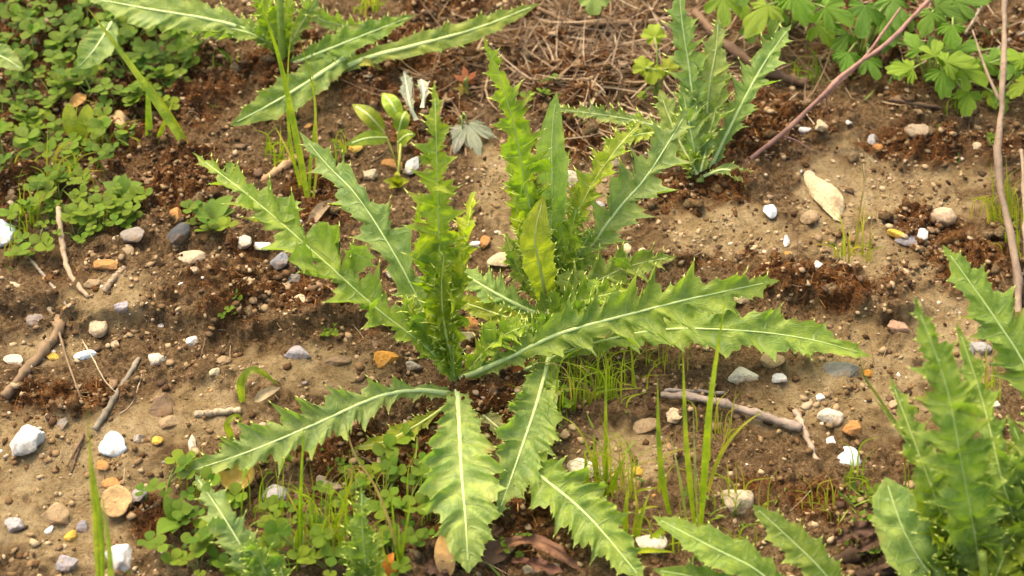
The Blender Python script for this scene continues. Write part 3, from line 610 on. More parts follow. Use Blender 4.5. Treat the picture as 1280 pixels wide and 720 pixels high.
# ---------------- grass
def grass(px, py, blades, label, name='grass_tuft', cat='grass', group=None):
    r = plant_root(name, label, cat, px, py, group)
    for b in blades: blade(r, b[0], b[1], b[2] if len(b) > 2 else 'grass', fold=b[3] if len(b) > 3 else .4)
    return r
def tuft(px, py, n, hgt, spread, col, label, w=1.5, lean=0, group=None):
    n = int(n*1.35); w *= .75; hgt *= 1.1
    bl = []; dz = hgt*.00052
    for k in range(n):
        a = random.uniform(-1, 1); l = hgt*random.uniform(.25, 1.1); bx = px+random.gauss(0, 1)*spread*.42; by = py+random.gauss(0, 7)
        tx = bx+a*spread+lean*l; ty = by-l*random.uniform(.75, 1); hz = dz*random.uniform(.5, 1)*l/hgt
        bl.append(([(bx, by, -.001), ((bx*1.6+tx*.4)/2-a*2, by*.5+ty*.5-l*.08, hz*.62), (tx, ty+abs(a)*l*.25, hz*random.uniform(.75, 1.05))], w*random.uniform(.7, 1.25), col if random.random() < .75 else random.choice(['gyel', 'grass', 'lime', 'straw']), .45))
    return grass(px, py, bl, label, group=group)
grass(388,272,[([(388,272,0),(375,195,.03),(352,85,.075),(335,30,.10),(318,-12,.115)],4.6,'lime'),([(386,268,0),(388,205,.025),(394,130,.05),(374,44,.085)],2.3,'grass'),([(389,270,0),(396,200,.03),(392,110,.06),(388,70,.075)],2,'gyel'),
   ([(380,255,0),(362,170,.04),(360,85,.07),(366,25,.09)],2.2,'grass'),([(384,262,0),(372,215,.015),(340,150,.03)],2.2,'gyel')],'tall yellow green grass with one broad blade at the upper left of the thistle')
grass(238,196,[([(240,200,.002),(222,168,.02),(180,105,.055),(140,50,.085),(108,8,.105)],5.8,(.38,.42,.07)),([(243,202,.001),(226,165,.02),(196,118,.045),(168,84,.06)],3,'gyel')],'long pale grass blade and a thin one slanting over the clover mat')
grass(188,192,[([(187,192,0),(186,150,.02),(184,92,.045)],5,'grass'),([(192,190,0),(205,155,.02),(218,120,.03)],3.5,'lime'),([(190,190,0),(200,170,.012),(206,150,.02)],2,'gyel'),([(184,190,0),(172,175,.008),(160,170,.01)],2.5,'gyel')],'short broad bladed grass under the slanting long blade')
tuft(345,205,14,52,26,'grass','low grass tuft between the grass stems and the ovate leaves',1.7)
tuft(425,205,9,45,20,'grass','sparse low grass around the pale yellow pebble',1.6)
grass(122,735,[([(124,742,.04),(120,660,.10),(114,590,.14),(110,505,.18)],4.2,(.27,.28,.06),.5),([(128,742,.04),(126,660,.09),(118,600,.12),(112,560,.14)],4.6,(.20,.27,.04),.5),([(140,742,.04),(136,680,.09),(126,610,.12)],4.2,(.29,.33,.09),.4)],
   'broad blurred grass blades standing at the bottom left')
grass(868,656,[([(838,648,.0),(828,600,.025),(823,540,.05),(822,470,.075)],4.2,'grass',.3),([(868,658,0),(862,600,.03),(857,540,.055),(853,425,.095)],4,'lime',.3),([(876,658,0),(880,600,.03),(888,500,.075),(908,365,.12)],5,'lime',.3),
   ([(884,625,.004),(896,580,.02),(912,530,.05),(922,478,.07)],1.5,'straw'),([(884,615,.008),(900,570,.03),(925,535,.05),(962,508,.055)],3,'gyel'),([(858,650,0),(848,590,.03),(838,545,.045)],2.4,(.42,.42,.14)),([(872,650,0),(869,590,.03),(866,500,.06)],2,(.45,.45,.18))],
   'tall upright grass clump standing in front of the branch')
tuft(925,640,14,70,45,'gyel','thin sparse grass by the chalky lump',1.5)
tuft(915,690,12,50,45,'grass','low thin grass at the bottom behind the front thistle leaf',1.5)
tuft(735,515,30,105,60,'grass','thin fine grass tuft under the long right thistle leaf',1.5)
tuft(770,500,18,100,50,'lime','bright thin grass tuft right of the fine grass tuft',1.4)
grass(757,628,[([(757,632,0),(757,580,.025),(757,520,.05),(758,450,.075)],3.2,'grass'),([(748,615,0),(744,575,.02),(742,542,.035)],4,'grass'),([(735,620,0),(733,590,.015),(731,560,.03)],3.4,'lime'),([(760,625,0),(772,590,.02),(785,565,.03)],4.5,'grass'),
   ([(752,610,0),(728,545,.04),(705,522,.045),(680,520,.05)],1.6,'gyel')],'upright grass clump right of the centre bottom leaves')
grass(790,678,[([(782,680,0),(782,640,.02),(786,600,.035)],4,'lime'),([(790,680,0),(796,640,.02),(792,600,.03)],3,'gyel'),([(795,680,0),(800,650,.015),(812,615,.025)],4,'grass'),([(800,690,0),(820,670,.01),(850,640,.02)],5,'grass'),([(785,690,0),(810,688,.01),(845,690,.008)],4.5,'lime'),([(795,640,.01),(810,634,.01),(825,633,.01)],2,'lime')],
   'low broad grass clump between the bottom leaf and front thistle')
tuft(1062,330,16,75,30,'gyel','little yellow grass tuft on the tan clay',1.6)
grass(1072,312,[([(1070,318,0),(1074,270,.02),(1080,220,.04),(1070,188,.055)],1.3,'straw'),([(1066,318,0),(1078,280,.015),(1098,262,.02)],1.5,'gyel')],'thin straw coloured stem rising from the yellow tuft',name='dry_grass')
tuft(1256,285,26,88,36,'gyel','yellow green grass tuft around the woody stem',1.6)
tuft(1268,330,12,60,22,'lime','small bright grass tuft at the right edge',1.7)
tuft(1195,150,8,45,18,'grass','small grass tuft below the cut leaved plants',1.4)
tuft(1010,105,16,55,36,'deep','dark thin grass tuft left of the reddish stalk',1.3)
tuft(395,685,12,120,40,'grass','thin grass tuft below the lower left thistle leaf',1.6)
grass(377,685,[([(376,690,0),(376,640,.025),(377,590,.05),(381,518,.08)],2.6,'grass'),([(415,690,0),(428,640,.025),(440,595,.045),(436,560,.06)],2.2,'gyel'),([(405,690,0),(425,640,.025),(445,580,.05)],2.2,'grass'),([(392,680,0),(372,640,.02),(350,600,.035)],2.2,'gyel'),
   ([(402,660,0),(390,625,.018),(360,612,.02)],1.6,'lime'),([(410,695,0),(408,650,.025),(412,600,.04)],2,'grass')],'upright thin grass left of the centre bottom leaf')
grass(503,720,[([(505,724,0),(492,670,.03),(470,610,.05),(440,560,.065),(424,488,.085)],2,'straw'),([(503,724,0),(495,680,.025),(488,608,.05)],2.6,'grass'),([(498,724,0),(506,670,.03),(518,600,.05)],2.4,'grass'),([(506,724,0),(500,690,.02),(498,650,.03)],2.4,'lime'),([(496,722,0),(480,690,.02),(478,655,.03)],1.8,'gyel')],
   'grass clump with one bent straw at the bottom')
tuft(70,235,22,75,52,'gyel','tangled yellow stemmed grass in the lower clover mat',1.5)
tuft(35,290,18,65,30,'lime','thin grass at the left edge above the chalk lump',1.4)
tuft(128,285,12,50,30,'gyel','thin grass in the lower right of the clover mat',1.3)
tuft(1075,610,10,90,34,'grass','thin grass left of the front right thistle',1.5)
tuft(1040,640,10,60,40,'gyel','sparse thin grass on the brown moss',1.3)
tuft(1235,500,9,90,20,'grass','thin grass between the leaves of the front right thistle',1.6)
grass(1066,470,[([(1140,560,.004),(1100,500,.02),(1080,470,.03),(1074,440,.04)],2.2,(.22,.28,.06)),([(1150,572,.004),(1112,522,.015),(1090,495,.02)],3,(.25,.33,.07))],'slanting thin grass stem left of the front right thistle',name='slanting_grass')
grass(306,505,[([(303,502,0),(302,478,.018),(318,462,.026),(350,482,.006)],6,(.30,.36,.06))],'curled yellowing grass blade on the clay above the lower left leaf')
grass(285,590,[([(290,548,.0),(284,530,.012),(296,519,.014),(304,528,.008)],5,(.30,.36,.05))],'small curled yellow leaf at the edge of the lower left leaf')
tuft(520,650,12,80,30,'grass','thin grass touching the left of the centre bottom leaf',1.5)
tuft(430,700,22,120,60,'lime','bright thin grass at the bottom beside the spiny shoot',1.5)
tuft(350,710,12,80,40,'grass','grass at the bottom between the small thistle and the clovers',1.6)
tuft(775,630,22,120,60,'gyel','yellow thin grass in front of the upright clump right of centre',1.4)
tuft(840,690,12,70,40,'lime','low bright grass at the foot of the tall upright clump',1.5)
tuft(715,480,18,60,50,'gyel','short fine grass under the stalk of the long right leaf',1.2)
tuft(690,545,14,70,24,'grass','thin grass between the two right bottom leaves',1.5)
tuft(450,625,12,70,34,'gyel','sparse thin grass left of the centre bottom leaf',1.4)
tuft(820,470,12,70,36,'gyel','thin pale grass under the lower right leaf',1.3)
tuft(900,560,10,80,30,'gyel','thin grass just right of the tall upright clump',1.4)
tuft(330,650,12,80,36,'grass','thin grass around the lilac pebble at the bottom left',1.4)
tuft(240,620,10,60,30,'gyel','thin grass among the clovers at the lower left',1.3)
tuft(120,190,12,60,40,'gyel','thin yellow grass below the pair of seed leaves',1.3)
tuft(15,330,8,50,20,'gyel','thin grass below the chalk lump at the left edge',1.2)
tuft(1150,640,8,70,20,'grass','thin grass in front of the dark rotting wood',1.4)
tuft(460,20,14,50,20,'lime','bright grass clump at the top edge',2.0)
tuft(290,95,6,55,22,'deep','short dark grass under the top left thistle',2.2,lean=-.3)

# ---------------- clover: three prototypes, then copies
def leaflet_mesh():
    t = np.linspace(0, 1, 9); C = np.stack([0*t, t, .10*np.sin(t*2.2)], 1); V, F, U = blade_mesh(C, (0, 0, 1.), .44, 'obov', .22, 7, cup=.12); return mesh_data('leaflet', V, F, [M['soft']], U)
def lance_mesh():
    t = np.linspace(0, 1, 9); C = np.stack([0*t, t, .16*np.sin(t*2.6)], 1); V, F, U = blade_mesh(C, (0, 0, 1.), .24, 'lance', .25, 7); return mesh_data('leaflet', V, F, [M['soft']], U)
LEAFLET = leaflet_mesh(); LANCE = lance_mesh()
def clover_proto(label, nleaf, r, hgt, col, seed, leafl=.0085, num=3):
    rg = random.Random(seed); root = thing('clover_plant', label, 'clover', (0, 0, 0))
    for k in range(nleaf):
        a = rg.uniform(0, 6.28); d = r*math.sqrt(rg.random()); h = hgt*rg.uniform(.35, 1); tip = Vector((d*math.cos(a), d*math.sin(a), h))
        C, _ = spline([(0, 0, -.002), (tip.x*.35, tip.y*.35, h*.62), tip], 8); V, F = tube(C, np.linspace(.0006, .00038, 8), 5)
        lf = link('leaf', mesh_data('petiole', V, F, [M['stem']]), root, color=(.20, .28, .06)); q0 = rg.uniform(0, 6.28); l = leafl*rg.uniform(.5, 1.1); cl_ = tuple(col[i]*(1-w_)+(.30, .36, .02)[i]*w_ for w_ in (rg.choice((0, 0, .1, .2, .4, .7)),) for i in range(3)); tx, ty = rg.uniform(-.35, .35), rg.uniform(-.5, .1)
        for j in range(num):
            o = link('leaflet', LEAFLET, lf, tip, jit(cl_, .16)); o.scale = (l, l, l)
            o.rotation_euler = (Matrix.Rotation(ty, 3, 'X') @ Matrix.Rotation(tx, 3, 'Y') @ Matrix.Rotation(q0+j*2*math.pi/num+rg.uniform(-.15, .15), 3, 'Z') @ Matrix.Rotation(rg.uniform(.05, .35), 3, 'X')).to_euler()
    return root
def copy_tree(o, parent=None):
    c = o.copy(); COL.objects.link(c); c.parent = parent
    for ch in o.children: copy_tree(ch, c)
    return c
MAT_LABEL = 'clover plant with round green leaflets in the dense mat at upper left'
protos = [clover_proto(MAT_LABEL, 8, .026, .034, GREEN['clover'], 1, .0125), clover_proto(MAT_LABEL, 7, .024, .026, (.105, .22, .012), 2, .0112), clover_proto(MAT_LABEL, 7, .02, .018, (.16, .265, .014), 3, .0098)]
spots = [(40,35),(90,90),(170,5),(120,60),(65,110),(0,65),(160,80),(200,85),(20,15),(60,20),(110,25),(150,15),(15,50),(45,65),(85,45),(130,45),(170,40),(200,55),(30,85),(70,78),(190,85),(215,65),(135,95),(150,118),(180,118),(120,120),(210,110),(225,92),(20,110),(-20,30),(-20,90),(5,140),(25,150),(95,0),(200,25),(250,50),(45,130),
         (30,165),(60,165),(10,195),(75,235),(95,255),(125,255),(60,270),(45,255),(95,285),(125,275),(160,250),(105,215),(75,205),(150,270),(-15,160),(-20,210),(50,300),(140,180),(160,-20),(60,-20),(-10,-15),(110,160)]
used = set()
for i, (x, y) in enumerate(spots):
    k = 0 if y < 75 else (1 if y < 150 else 2)
    if i % 5 == 4: k = (k+1) % 3
    o = protos[k] if k not in used else copy_tree(protos[k]); used.add(k)
    o.location = P(x, y+14, 0); o.rotation_euler.z = random.uniform(0, 6.28); q = random.uniform(.66, 1.05)*.84; o.scale = (q, q, q); zn = 0 if y < 75 else (1 if y < 185 else 2)
    o['label'] = ('clover plant with large dark green leaflets in the thick mat at the top left corner', 'clover plant with round leaflets around the bare reddish patch at the left', 'low yellow green clover plant in the lower mat above the driftwood twig')[zn]
    o['group'] = ('clover plants in the top left corner', 'clover plants round the reddish patch', 'clover plants in the lower mat')[zn]
CL = [(258,285,1.0,'small clover plant right of the dark flint',1),(286,392,.55,'tiny clover seedling alone on the brown moss',1),(415,418,.4,'very small clover seedling below the long left leaf',2),(208,612,.95,'clover plant above the brown moss at lower left',1),
      (262,640,.9,'clover plant left of the bottom left thistle leaf',0),(225,690,1.1,'large leaved clover plant near the bottom left',1),(440,585,.6,'yellow green clover sprig under the lower left thistle leaf',2),(505,590,.95,'dark clover plant under the small pale thistle leaf',0),
      (510,640,.9,'clover plant left of the centre bottom leaf',0),(385,705,1.15,'bright clover plant at the bottom left of centre',1),(420,655,.7,'clover plant hidden among the thin grass',0),(345,590,.6,'small clover under the lower left thistle leaf',2),
      (470,690,.7,'clover plant behind the small spiny shoot at the bottom',0),(1080,640,.75,'clover plant with reddish tips left of the front right thistle',2),(1090,690,.6,'clover sprig beside the dark rotting wood',1),(680,128,.7,'clover sprig in the straw litter',0),
      (300,700,.8,'clover plant behind the bottom left thistle',1),(1228,180,.5,'tiny clover at the foot of the woody stem',2),(700,500,.5,'clover sprig hidden below the long right leaf',0),(355,655,.8,'clover plant beside the lilac pebble under the lower left leaf',2),(480,625,.9,'clover plant below the small pale thistle leaf by the straw',1),(535,665,.8,'clover plant touching the left side of the centre bottom leaf',0),(425,620,.8,'clover plant behind the bent straw at the bottom',1),(490,715,.9,'clover plant at the bottom edge below the bent straw',1),(290,575,.6,'clover plant at the rim of the orange shell cup',1),(250,715,1.,'bright clover at the bottom edge left of the small thistle',2),(410,715,1.1,'large bright clover plant at the bottom edge left of the spiny shoot',2),(640,690,.5,'clover sprig among the dark dead leaves',0),(560,690,.5,'clover sprig at the tip of the centre bottom leaf',0)]
for x, y, q, lab, k in CL:
    o = copy_tree(protos[k]); o.location = P(x, y, 0); o.rotation_euler.z = random.uniform(0, 6.28); q *= .72; o.scale = (q, q, q); o['label'] = lab; del o['group']
def lancet(px, py, n, l, label, col, hz=.02, cat='seedling'):
    r = plant_root('seedling', label, cat, px, py)
    for k in range(n):
        o = link('leaf', LANCE, r, (0, 0, .003), jit(col, .15)); q = l*random.uniform(.7, 1.1); o.scale = (q*1.3, q, q); o.rotation_euler = (random.uniform(.3, .9), 0, k*2.4+random.uniform(-.3, .3)); o.rotation_mode = 'XYZ'
lancet(155,250,9,.019,'rosette of pointed bright leaves at the edge of the clover mat',(.19,.30,.03))
lancet(268,280,6,.02,'rosette of small pointed leaves next to the dark flint',(.17,.27,.03))
lancet(225,655,5,.020,'broad pointed leaves on the moss at lower left',(.17,.30,.02))
r = plant_root('seedling', 'pair of yellow green seed leaves in the clover mat', 'seedling', 96, 182)
blade(r, [(95,182,0),(88,155,.015),(86,128,.025)], 9, 'yel', 'leaf', 'soft', 'obov', .2); blade(r, [(98,182,0),(106,155,.015),(110,130,.024)], 9.5, 'yel', 'leaf', 'soft', 'obov', .2)
r = plant_root('dock_leaf', 'broad toothed leaf lying on the clover mat', 'leaf', 130, 40); thistle_leaf(r, [(140,28,.035),(118,62,.035),(96,86,.026)], 22, 'pale', 5, .12, .1, .15, spine=0, rib=.8, pet=.5, peak=.4)
r = plant_root('dock_leaf', 'pale pointed leaf reaching in from the left edge', 'leaf', -20, 80); thistle_leaf(r, [(-40,60,.035),(0,70,.035),(30,88,.03)], 17, 'pale', 5, .15, .1, .15, spine=0, rib=.8, pet=.5, peak=.4)
# ovate leaved seedling
r = plant_root('ovate_seedling', 'young plant with smooth ovate yellow green leaves left of the tall shoot', 'seedling', 500, 215)
for a, b, w, c in (((480,165,.02),(440,130,.03),11,(.27,.35,.025)),((484,172,.02),(432,182,.022),10,(.25,.34,.025)),((500,150,.03),(478,116,.035),11,'young'),((498,165,.025),(508,138,.032),10,(.25,.34,.025)),((497,178,.02),(520,168,.03),10,'young')):
    d = ((a[0]+b[0])/2, (a[1]+b[1])/2-4, (a[2]+b[2])/2+.006); blade(r, [a, d, b], w, c, 'leaf', 'soft', 'ovate', .15, cup=.1, vein=True); stem_part(r, [(500,215,0),((500+a[0])/2, (215+a[1])/2, a[2]*.6), a], 1.3, .9, (.25,.28,.05), 'petiole')
r = plant_root('yellow_sprout', 'bright yellow sprout below the ovate leaves', 'seedling', 497, 232)
for a in ((478,226,.008),(512,226,.008),(496,214,.012),(486,236,.006)): blade(r, [(497,231,.001), ((497+a[0])/2,(231+a[1])/2-2,a[2]), a], 6, (.42,.42,.03), 'leaf', 'soft', 'ovate', .2)
stem_part(r, [(497,232,0),(499,205,.014),(501,180,.022)], 2, 1.6, (.40,.42,.08))

# ---------------- palmate cut leaves
def palm_mesh(name, lobes, teeth, deep, tooth, span, seed, pinch=1.):
    """one leaf: radius 1, petiole at the origin, spreading round +Y"""
    rg = np.random.default_rng(seed); na = 97; nr = 9; a = np.linspace(-span/2, span/2, na); u = (a/span+.5)*lobes; k = np.minimum(np.floor(u), lobes-1).astype(int); f = u-k
    L = (.80+.28*np.cos((k+.5)/lobes*2*np.pi-np.pi))*rg.uniform(.93, 1.06, lobes)[k]; lob = 1-np.abs(2*f-1)**pinch
    tt = np.abs(((f*teeth) % 1)-.5)*2; R = L*((1-deep)+deep*lob**.62)-tooth*(tt)*lob**.3
    V = []; U = []
    for i in range(nr):
        q = i/(nr-1)
        for j in range(na):
            rr = R[j]*q; z = .10*q*math.cos(2*math.pi*f[j])*q-.14*q*q+.03*math.sin(a[j]*5+seed)*q; V.append((rr*math.sin(a[j]), rr*math.cos(a[j]), z)); U.append((f[j]+.1, .15+.75*q))
    F = [(i*na+j, i*na+j+1, (i+1)*na+j+1, (i+1)*na+j) for i in range(nr-1) for j in range(na-1)]
    return mesh_data(name, V, F, [M['soft']], U)
PALM = [palm_mesh('cut_leaf', 3, 3, .66, .14, 4.2, 1, 1.3), palm_mesh('cut_leaf', 5, 2, .68, .14, 4.6, 2, 1.3), palm_mesh('cut_leaf', 3, 4, .60, .16, 4.0, 3, 1.4)]
ROUND = palm_mesh('round_leaf', 5, 2, .22, .10, 5.6, 5, 2.); SILV = palm_mesh('silver_leaf', 5, 3, .72, .10, 4.2, 8, 1.0)
def palm(root, px, py, h, r, ang, col, me=None, base=None, tilt=.5, name='leaf', pet=True, side=0):
    """leaf centred near the pixel; ang = direction it points in the picture, 0 is up"""
    p = P(px, py, h); s = scale_at(p); toc = Vector(nrm(np.array(CAM-p))); N = (Vector((0, 0, 1))*(1-tilt)+toc*tilt+Vector((side, 0, 0))).normalized()
    up = (_U-N*_U.dot(N)).normalized(); rt = up.cross(N); a = math.radians(ang); Y = up*math.cos(a)+rt*math.sin(a); X = Y.cross(N)
    R = Matrix((X, Y, N)).transposed(); o = link(name, me or random.choice(PALM), root, p-root.location-Y*r*s*.35, jit(col, .12)); o.rotation_euler = R.to_euler(); o.scale = (r*s,)*3
    if pet:
        b = root.location; e = p-Y*r*s*.35; C, _ = spline([(0, 0, 0), tuple((e-b)*.55+Vector((0, 0, .012))), tuple(e-b)], 10); V, F = tube(C, np.linspace(.0011, .0007, 10), 5)
        link('petiole', mesh_data('petiole', V, F, [M['stem']]), root, color=(.24, .30, .07))
    return o
c1, c2, c3 = GREEN['cut'], (.24, .37, .018), (.12, .25, .014)
PLANTS = [('cut leaved plant hanging over the top edge right of centre', 985, 40, [(905,8,.04,46,180,c2),(950,18,.045,50,200,c2),(1000,5,.05,52,150,c1),(1045,15,.05,48,120,c1),(965,55,.03,38,190,c1),(1030,40,.03,40,140,c2),(930,-18,.05,46,180,c1),(1000,-30,.06,50,180,c1)]),
 ('dark cut leaved plant behind the reddish stalk', 1075, 75, [(1080,20,.045,50,190,c3),(1110,30,.04,44,160,c3),(1060,75,.025,36,200,c3),(1090,82,.02,34,170,c3),(1120,10,.05,48,180,c3),(1055,50,.03,34,210,c3)]),
 ('bright cut leaved plant with many leaves on the bank at top right', 1160, 110, [(1130,85,.035,40,260,c2),(1170,62,.045,40,20,c2),(1195,75,.045,44,70,c2),(1180,100,.035,42,170,c1),(1215,92,.035,44,120,c2),(1145,55,.04,34,330,c1),(1210,125,.02,38,180,c2),(1205,60,.04,40,60,c1),(1240,120,.01,26,150,c2)]),
 ('broad dark leaved plant at the top edge beside the stalk tip', 1180, 30, [(1185,12,.055,50,100,c3),(1160,25,.05,34,210,c1),(1190,42,.05,36,170,c1),(1210,0,.06,46,90,c3),(1150,-20,.06,48,0,c1)]),
 ('cut leaved plant right of the woody stem at the right edge', 1290, 100, [(1270,70,.035,32,300,c2),(1275,108,.025,34,230,c2),(1240,72,.03,30,30,c1),(1262,88,.03,28,250,c1),(1300,60,.04,36,0,c2),(1300,120,.02,36,180,c2)])]
for lab, bx, by, lv in PLANTS:
    r = plant_root('cut_leaved_plant', lab, 'plant', bx, by, 'cut leaved plants along the top of the bank')
    lv = lv+[(x+random.uniform(-26, 26), y+random.uniform(-16, 16), h*.6, q*.72, a+random.uniform(-60, 60), c3 if random.random() < .5 else c) for (x, y, h, q, a, c) in lv]
    for k, (x, y, h, q, a, c) in enumerate(lv): palm(r, x, y, h, q*.86, a+random.uniform(-14, 14), c, PALM[(k*2+bx) % 3], tilt=random.uniform(.25, .6), side=random.uniform(-.25, .25))
r = plant_root('yellow_leaved_plant', 'bright yellow green plant with round lobed leaves behind the right hand thistle', 'plant', 822, 130)
for x, y, h, q, a in ((818,40,.04,21,0),(803,80,.03,19,330),(815,92,.028,20,190),(803,118,.012,9,0),(840,82,.03,19,60)): palm(r, x, y, h, q*.95, a, (.33,.40,.02), ROUND)
r = plant_root('round_leaf', 'pale green round toothed leaf hanging in at the top edge', 'leaf', 742, -20); palm(r, 742, 2, .03, 24, 180, GREEN['pale'], ROUND, pet=True)
r = plant_root('red_leaf', 'small red and orange cut leaf behind the tall shoot', 'leaf', 585, 122); palm(r, 582, 95, .012, 22, 350, (.42,.11,.045), SILV, tilt=.7); palm(r, 578, 112, .008, 13, 200, (.40,.28,.05), SILV, tilt=.7)
r = plant_root('silver_leaf', 'silvery grey cut leaf drying on the ground right of the tall shoot', 'leaf', 575, 160); palm(r, 590, 168, .010, 46, 160, (.38,.40,.32), SILV, tilt=.3); palm(r, 574, 172, .008, 34, 200, (.46,.46,.40), SILV, tilt=.4)
r = plant_root('silver_leaf', 'pale silvery leaves standing behind the tip of the tall shoot', 'leaf', 522, 140); thistle_leaf(r, [(520,150,.012),(512,128,.022),(505,88,.035)], 11, (.50,.54,.44), 3, .5, .4, .6, spine=0); thistle_leaf(r, [(528,135,.02),(530,115,.028),(526,98,.03)], 10, (.50,.52,.44), 3, .5, .4, .5, spine=0)
# small dry leaves
def dry_leaf(px, py, pts, w, col, label, roll=0):
    r = plant_root('dry_leaf', label, 'dry leaf', px, py); blade(r, pts, w, col, 'leaf_blade', 'dry', 'ovate', .35, roll=roll); return r
for a, lab, cc in (([(612,694,.004),(650,676,.014),(692,686,.016),(728,716,.006)], 'curled dark brown dead leaf at the bottom right of the centre leaf', (.16,.075,.035)), ([(640,700,.004),(668,706,.010),(705,716,.010)], 'second dead leaf crumpled in front of the dark brown one', (.12,.055,.028)), ([(590,690,.003),(606,672,.008),(630,660,.006)], 'small dead leaf beside the centre bottom leaf tip', (.14,.065,.03))):
    r = plant_root('dry_leaf', lab, 'dry leaf', a[1][0], a[1][1]); thistle_leaf(r, a, 12, cc, 3, .25, .9, .9, spine=0, rib=0, pet=.3, sweep=.2, mat='dry', name='leaf_blade')
dry_leaf(560,690,[(560,722,.004),(556,690,.014),(562,655,.01)],13,(.38,.22,.09),'tan dead leaf behind the bottom grass clump')
dry_leaf(488,705,[(490,726,.004),(486,704,.012),(492,690,.014)],9,(.52,.17,.02),'orange dead leaf at the bottom by the grass clump')
dry_leaf(158,155,[(140,142,.008),(152,150,.012),(168,155,.006)],9,(.42,.28,.13),'tan dead leaf at the foot of the long slanting blade')
dry_leaf(100,118,[(88,132,.01),(98,124,.014),(108,118,.01)],7,(.50,.24,.08),'orange dead leaf above the yellow seed leaves')
dry_leaf(398,270,[(385,285,.006),(400,262,.012),(418,250,.008)],7,(.30,.20,.11),'brown dead leaf at the foot of the tall grass')
dry_leaf(610,655,[(590,700,.002),(620,690,.006),(650,672,.004)],14,(.10,.05,.03),'very dark dead leaf right of the centre bottom leaf tip')
dry_leaf(640,470,[(640,462,.01),(650,456,.014),(662,450,.012)],7,(.45,.13,.03),'orange red dead leaf behind the stalk of the right leaf')
dry_leaf(330,495,[(318,502,.006),(332,492,.010),(350,484,.006)],6,(.45,.36,.2),'pale dead leaf beside the curled grass blade')
dry_leaf(470,82,[(440,80,.014),(460,78,.02),(478,88,.012)],5,(.36,.36,.05),'small yellow leaf under the long top leaf')

for i_, (a, lab) in enumerate((([(1070,690,.006),(1105,672,.016),(1150,668,.012)], 'dark curled dead leaf against the rotting wood at lower right'), ([(1085,712,.005),(1125,700,.014),(1165,704,.010)], 'dark dead leaf on the lower piece of rotting wood'), ([(1045,676,.004),(1070,664,.010),(1100,660,.008)], 'small dark dead leaf behind the rotting wood'),
    ([(530,700,.003),(545,712,.008),(562,728,.004)], 'brown dead leaf left of the centre bottom leaf tip'), ([(760,706,.003),(776,716,.008),(792,730,.004)], 'brown dead leaf under the bottom right thistle leaf'))):
    r = plant_root('dry_leaf', lab, 'dry leaf', a[1][0], a[1][1]); thistle_leaf(r, a, 14, (.075,.040,.022), 3, .25, .9, .9, spine=0, rib=0, pet=.4, sweep=.2, mat='dry', name='leaf_blade')
# ------------------------------------------------------------------ the thistles
G_ = 'spiny thistles growing on the bank'
A = plant_root('thistle_plant', 'large central thistle with spreading spiny leaves and a tall upright shoot', 'thistle', 572, 482, G_)
stem_part(A, [(574,486,-.004),(566,462,.008),(558,420,.03),(552,360,.06)], 8.5, 5, (.26,.34,.07))
TL = lambda *a, **k: thistle_leaf(A, *a, **k)
TL([(575,474,.006),(640,445,.020),(700,417,.034),(790,392,.050),(870,372,.056),(975,350,.050)], 44, 'th', 10, .58, .56, .22, pet=.16, peak=.55, spine=.8, rib=1.35, roll=-12)
TL([(640,470,.004),(720,436,.012),(820,413,.024),(920,413,.024),(1010,424,.018),(1092,446,.010)], 35, 'th', 9, .46, .45, .15, pet=.2, peak=.6, spine=.8, rib=1.0, roll=8)
TL([(562,492,.006),(520,488,.016),(470,497,.022),(390,532,.026),(310,565,.022),(222,594,.012)], 39, 'blue', 10, .56, .58, .22, pet=.2, peak=.55, spine=.7, rib=1.25)
TL([(572,488,.008),(574,530,.020),(577,590,.028),(582,650,.026),(586,717,.012)], 50, 'pale', 9, .28, .50, .18, pet=.30, peak=.55, spine=.8, rib=1.45, sweep=.6)
TL([(686,448,.006),(672,500,.018),(652,560,.024),(622,645,.014)], 40, 'pale', 9, .28, .50, .18, pet=.35, peak=.5, spine=.7, rib=1.2, roll=8)
TL([(640,560,.004),(675,594,.018),(735,645,.024),(806,728,.012)], 43, 'th', 8, .42, .50, .2, pet=.35, peak=.5, spine=.8, rib=1.1, roll=-6)
TL([(560,506,.003),(520,532,.010),(480,552,.012),(442,560,.008)], 15, 'yel', 5, .45, .3, .2, spine=.6, rib=.8)
TL([(585,500,.003),(608,522,.008),(640,548,.006)], 14, (.30,.30,.12), 4, .35, .3, .2, spine=.4, rib=1)
# the long crisped left leaf, the second left leaf, and the tall shoot
TL([(568,470,.010),(530,432,.034),(470,385,.058),(400,322,.078),(320,252,.092),(240,190,.100)], 42, 'th', 11, .70, .6, .40, pet=.30, peak=.45, spine=.8, rib=.6, roll=-8, twist=20, lobes=11)
TL([(562,460,.014),(535,400,.040),(500,330,.064),(450,250,.084),(408,205,.092),(374,164,.098)], 32, 'blue', 7, .62, .50, .35, pet=.30, peak=.55, spine=.6, rib=.7, roll=10)
TL([(566,470,.010),(556,400,.045),(550,320,.090),(547,230,.135),(545,160,.165),(543,100,.185)], 35, 'young', 12, .75, .70, .40, pet=.45, peak=.45, spine=1., rib=.8, roll=10, lobes=13)
TL([(566,465,.012),(546,400,.045),(532,340,.075),(524,285,.100),(524,238,.115)], 30, 'lime', 9, .55, .9, .5, pet=.5, peak=.5, spine=1.1, rib=.8, roll=-45, lobes=11)
TL([(568,465,.012),(568,400,.050),(578,340,.080),(584,290,.100),(594,235,.115)], 30, 'lime', 9, .6, .9, .5, pet=.5, peak=.5, spine=1.2, rib=.8, roll=50, lobes=11)
TL([(567,455,.016),(556,410,.045),(552,360,.075),(556,310,.100)], 25, 'lime', 8, .6, 1., .5, pet=.6, peak=.45, spine=1.3, rib=1, roll=0, lobes=9)
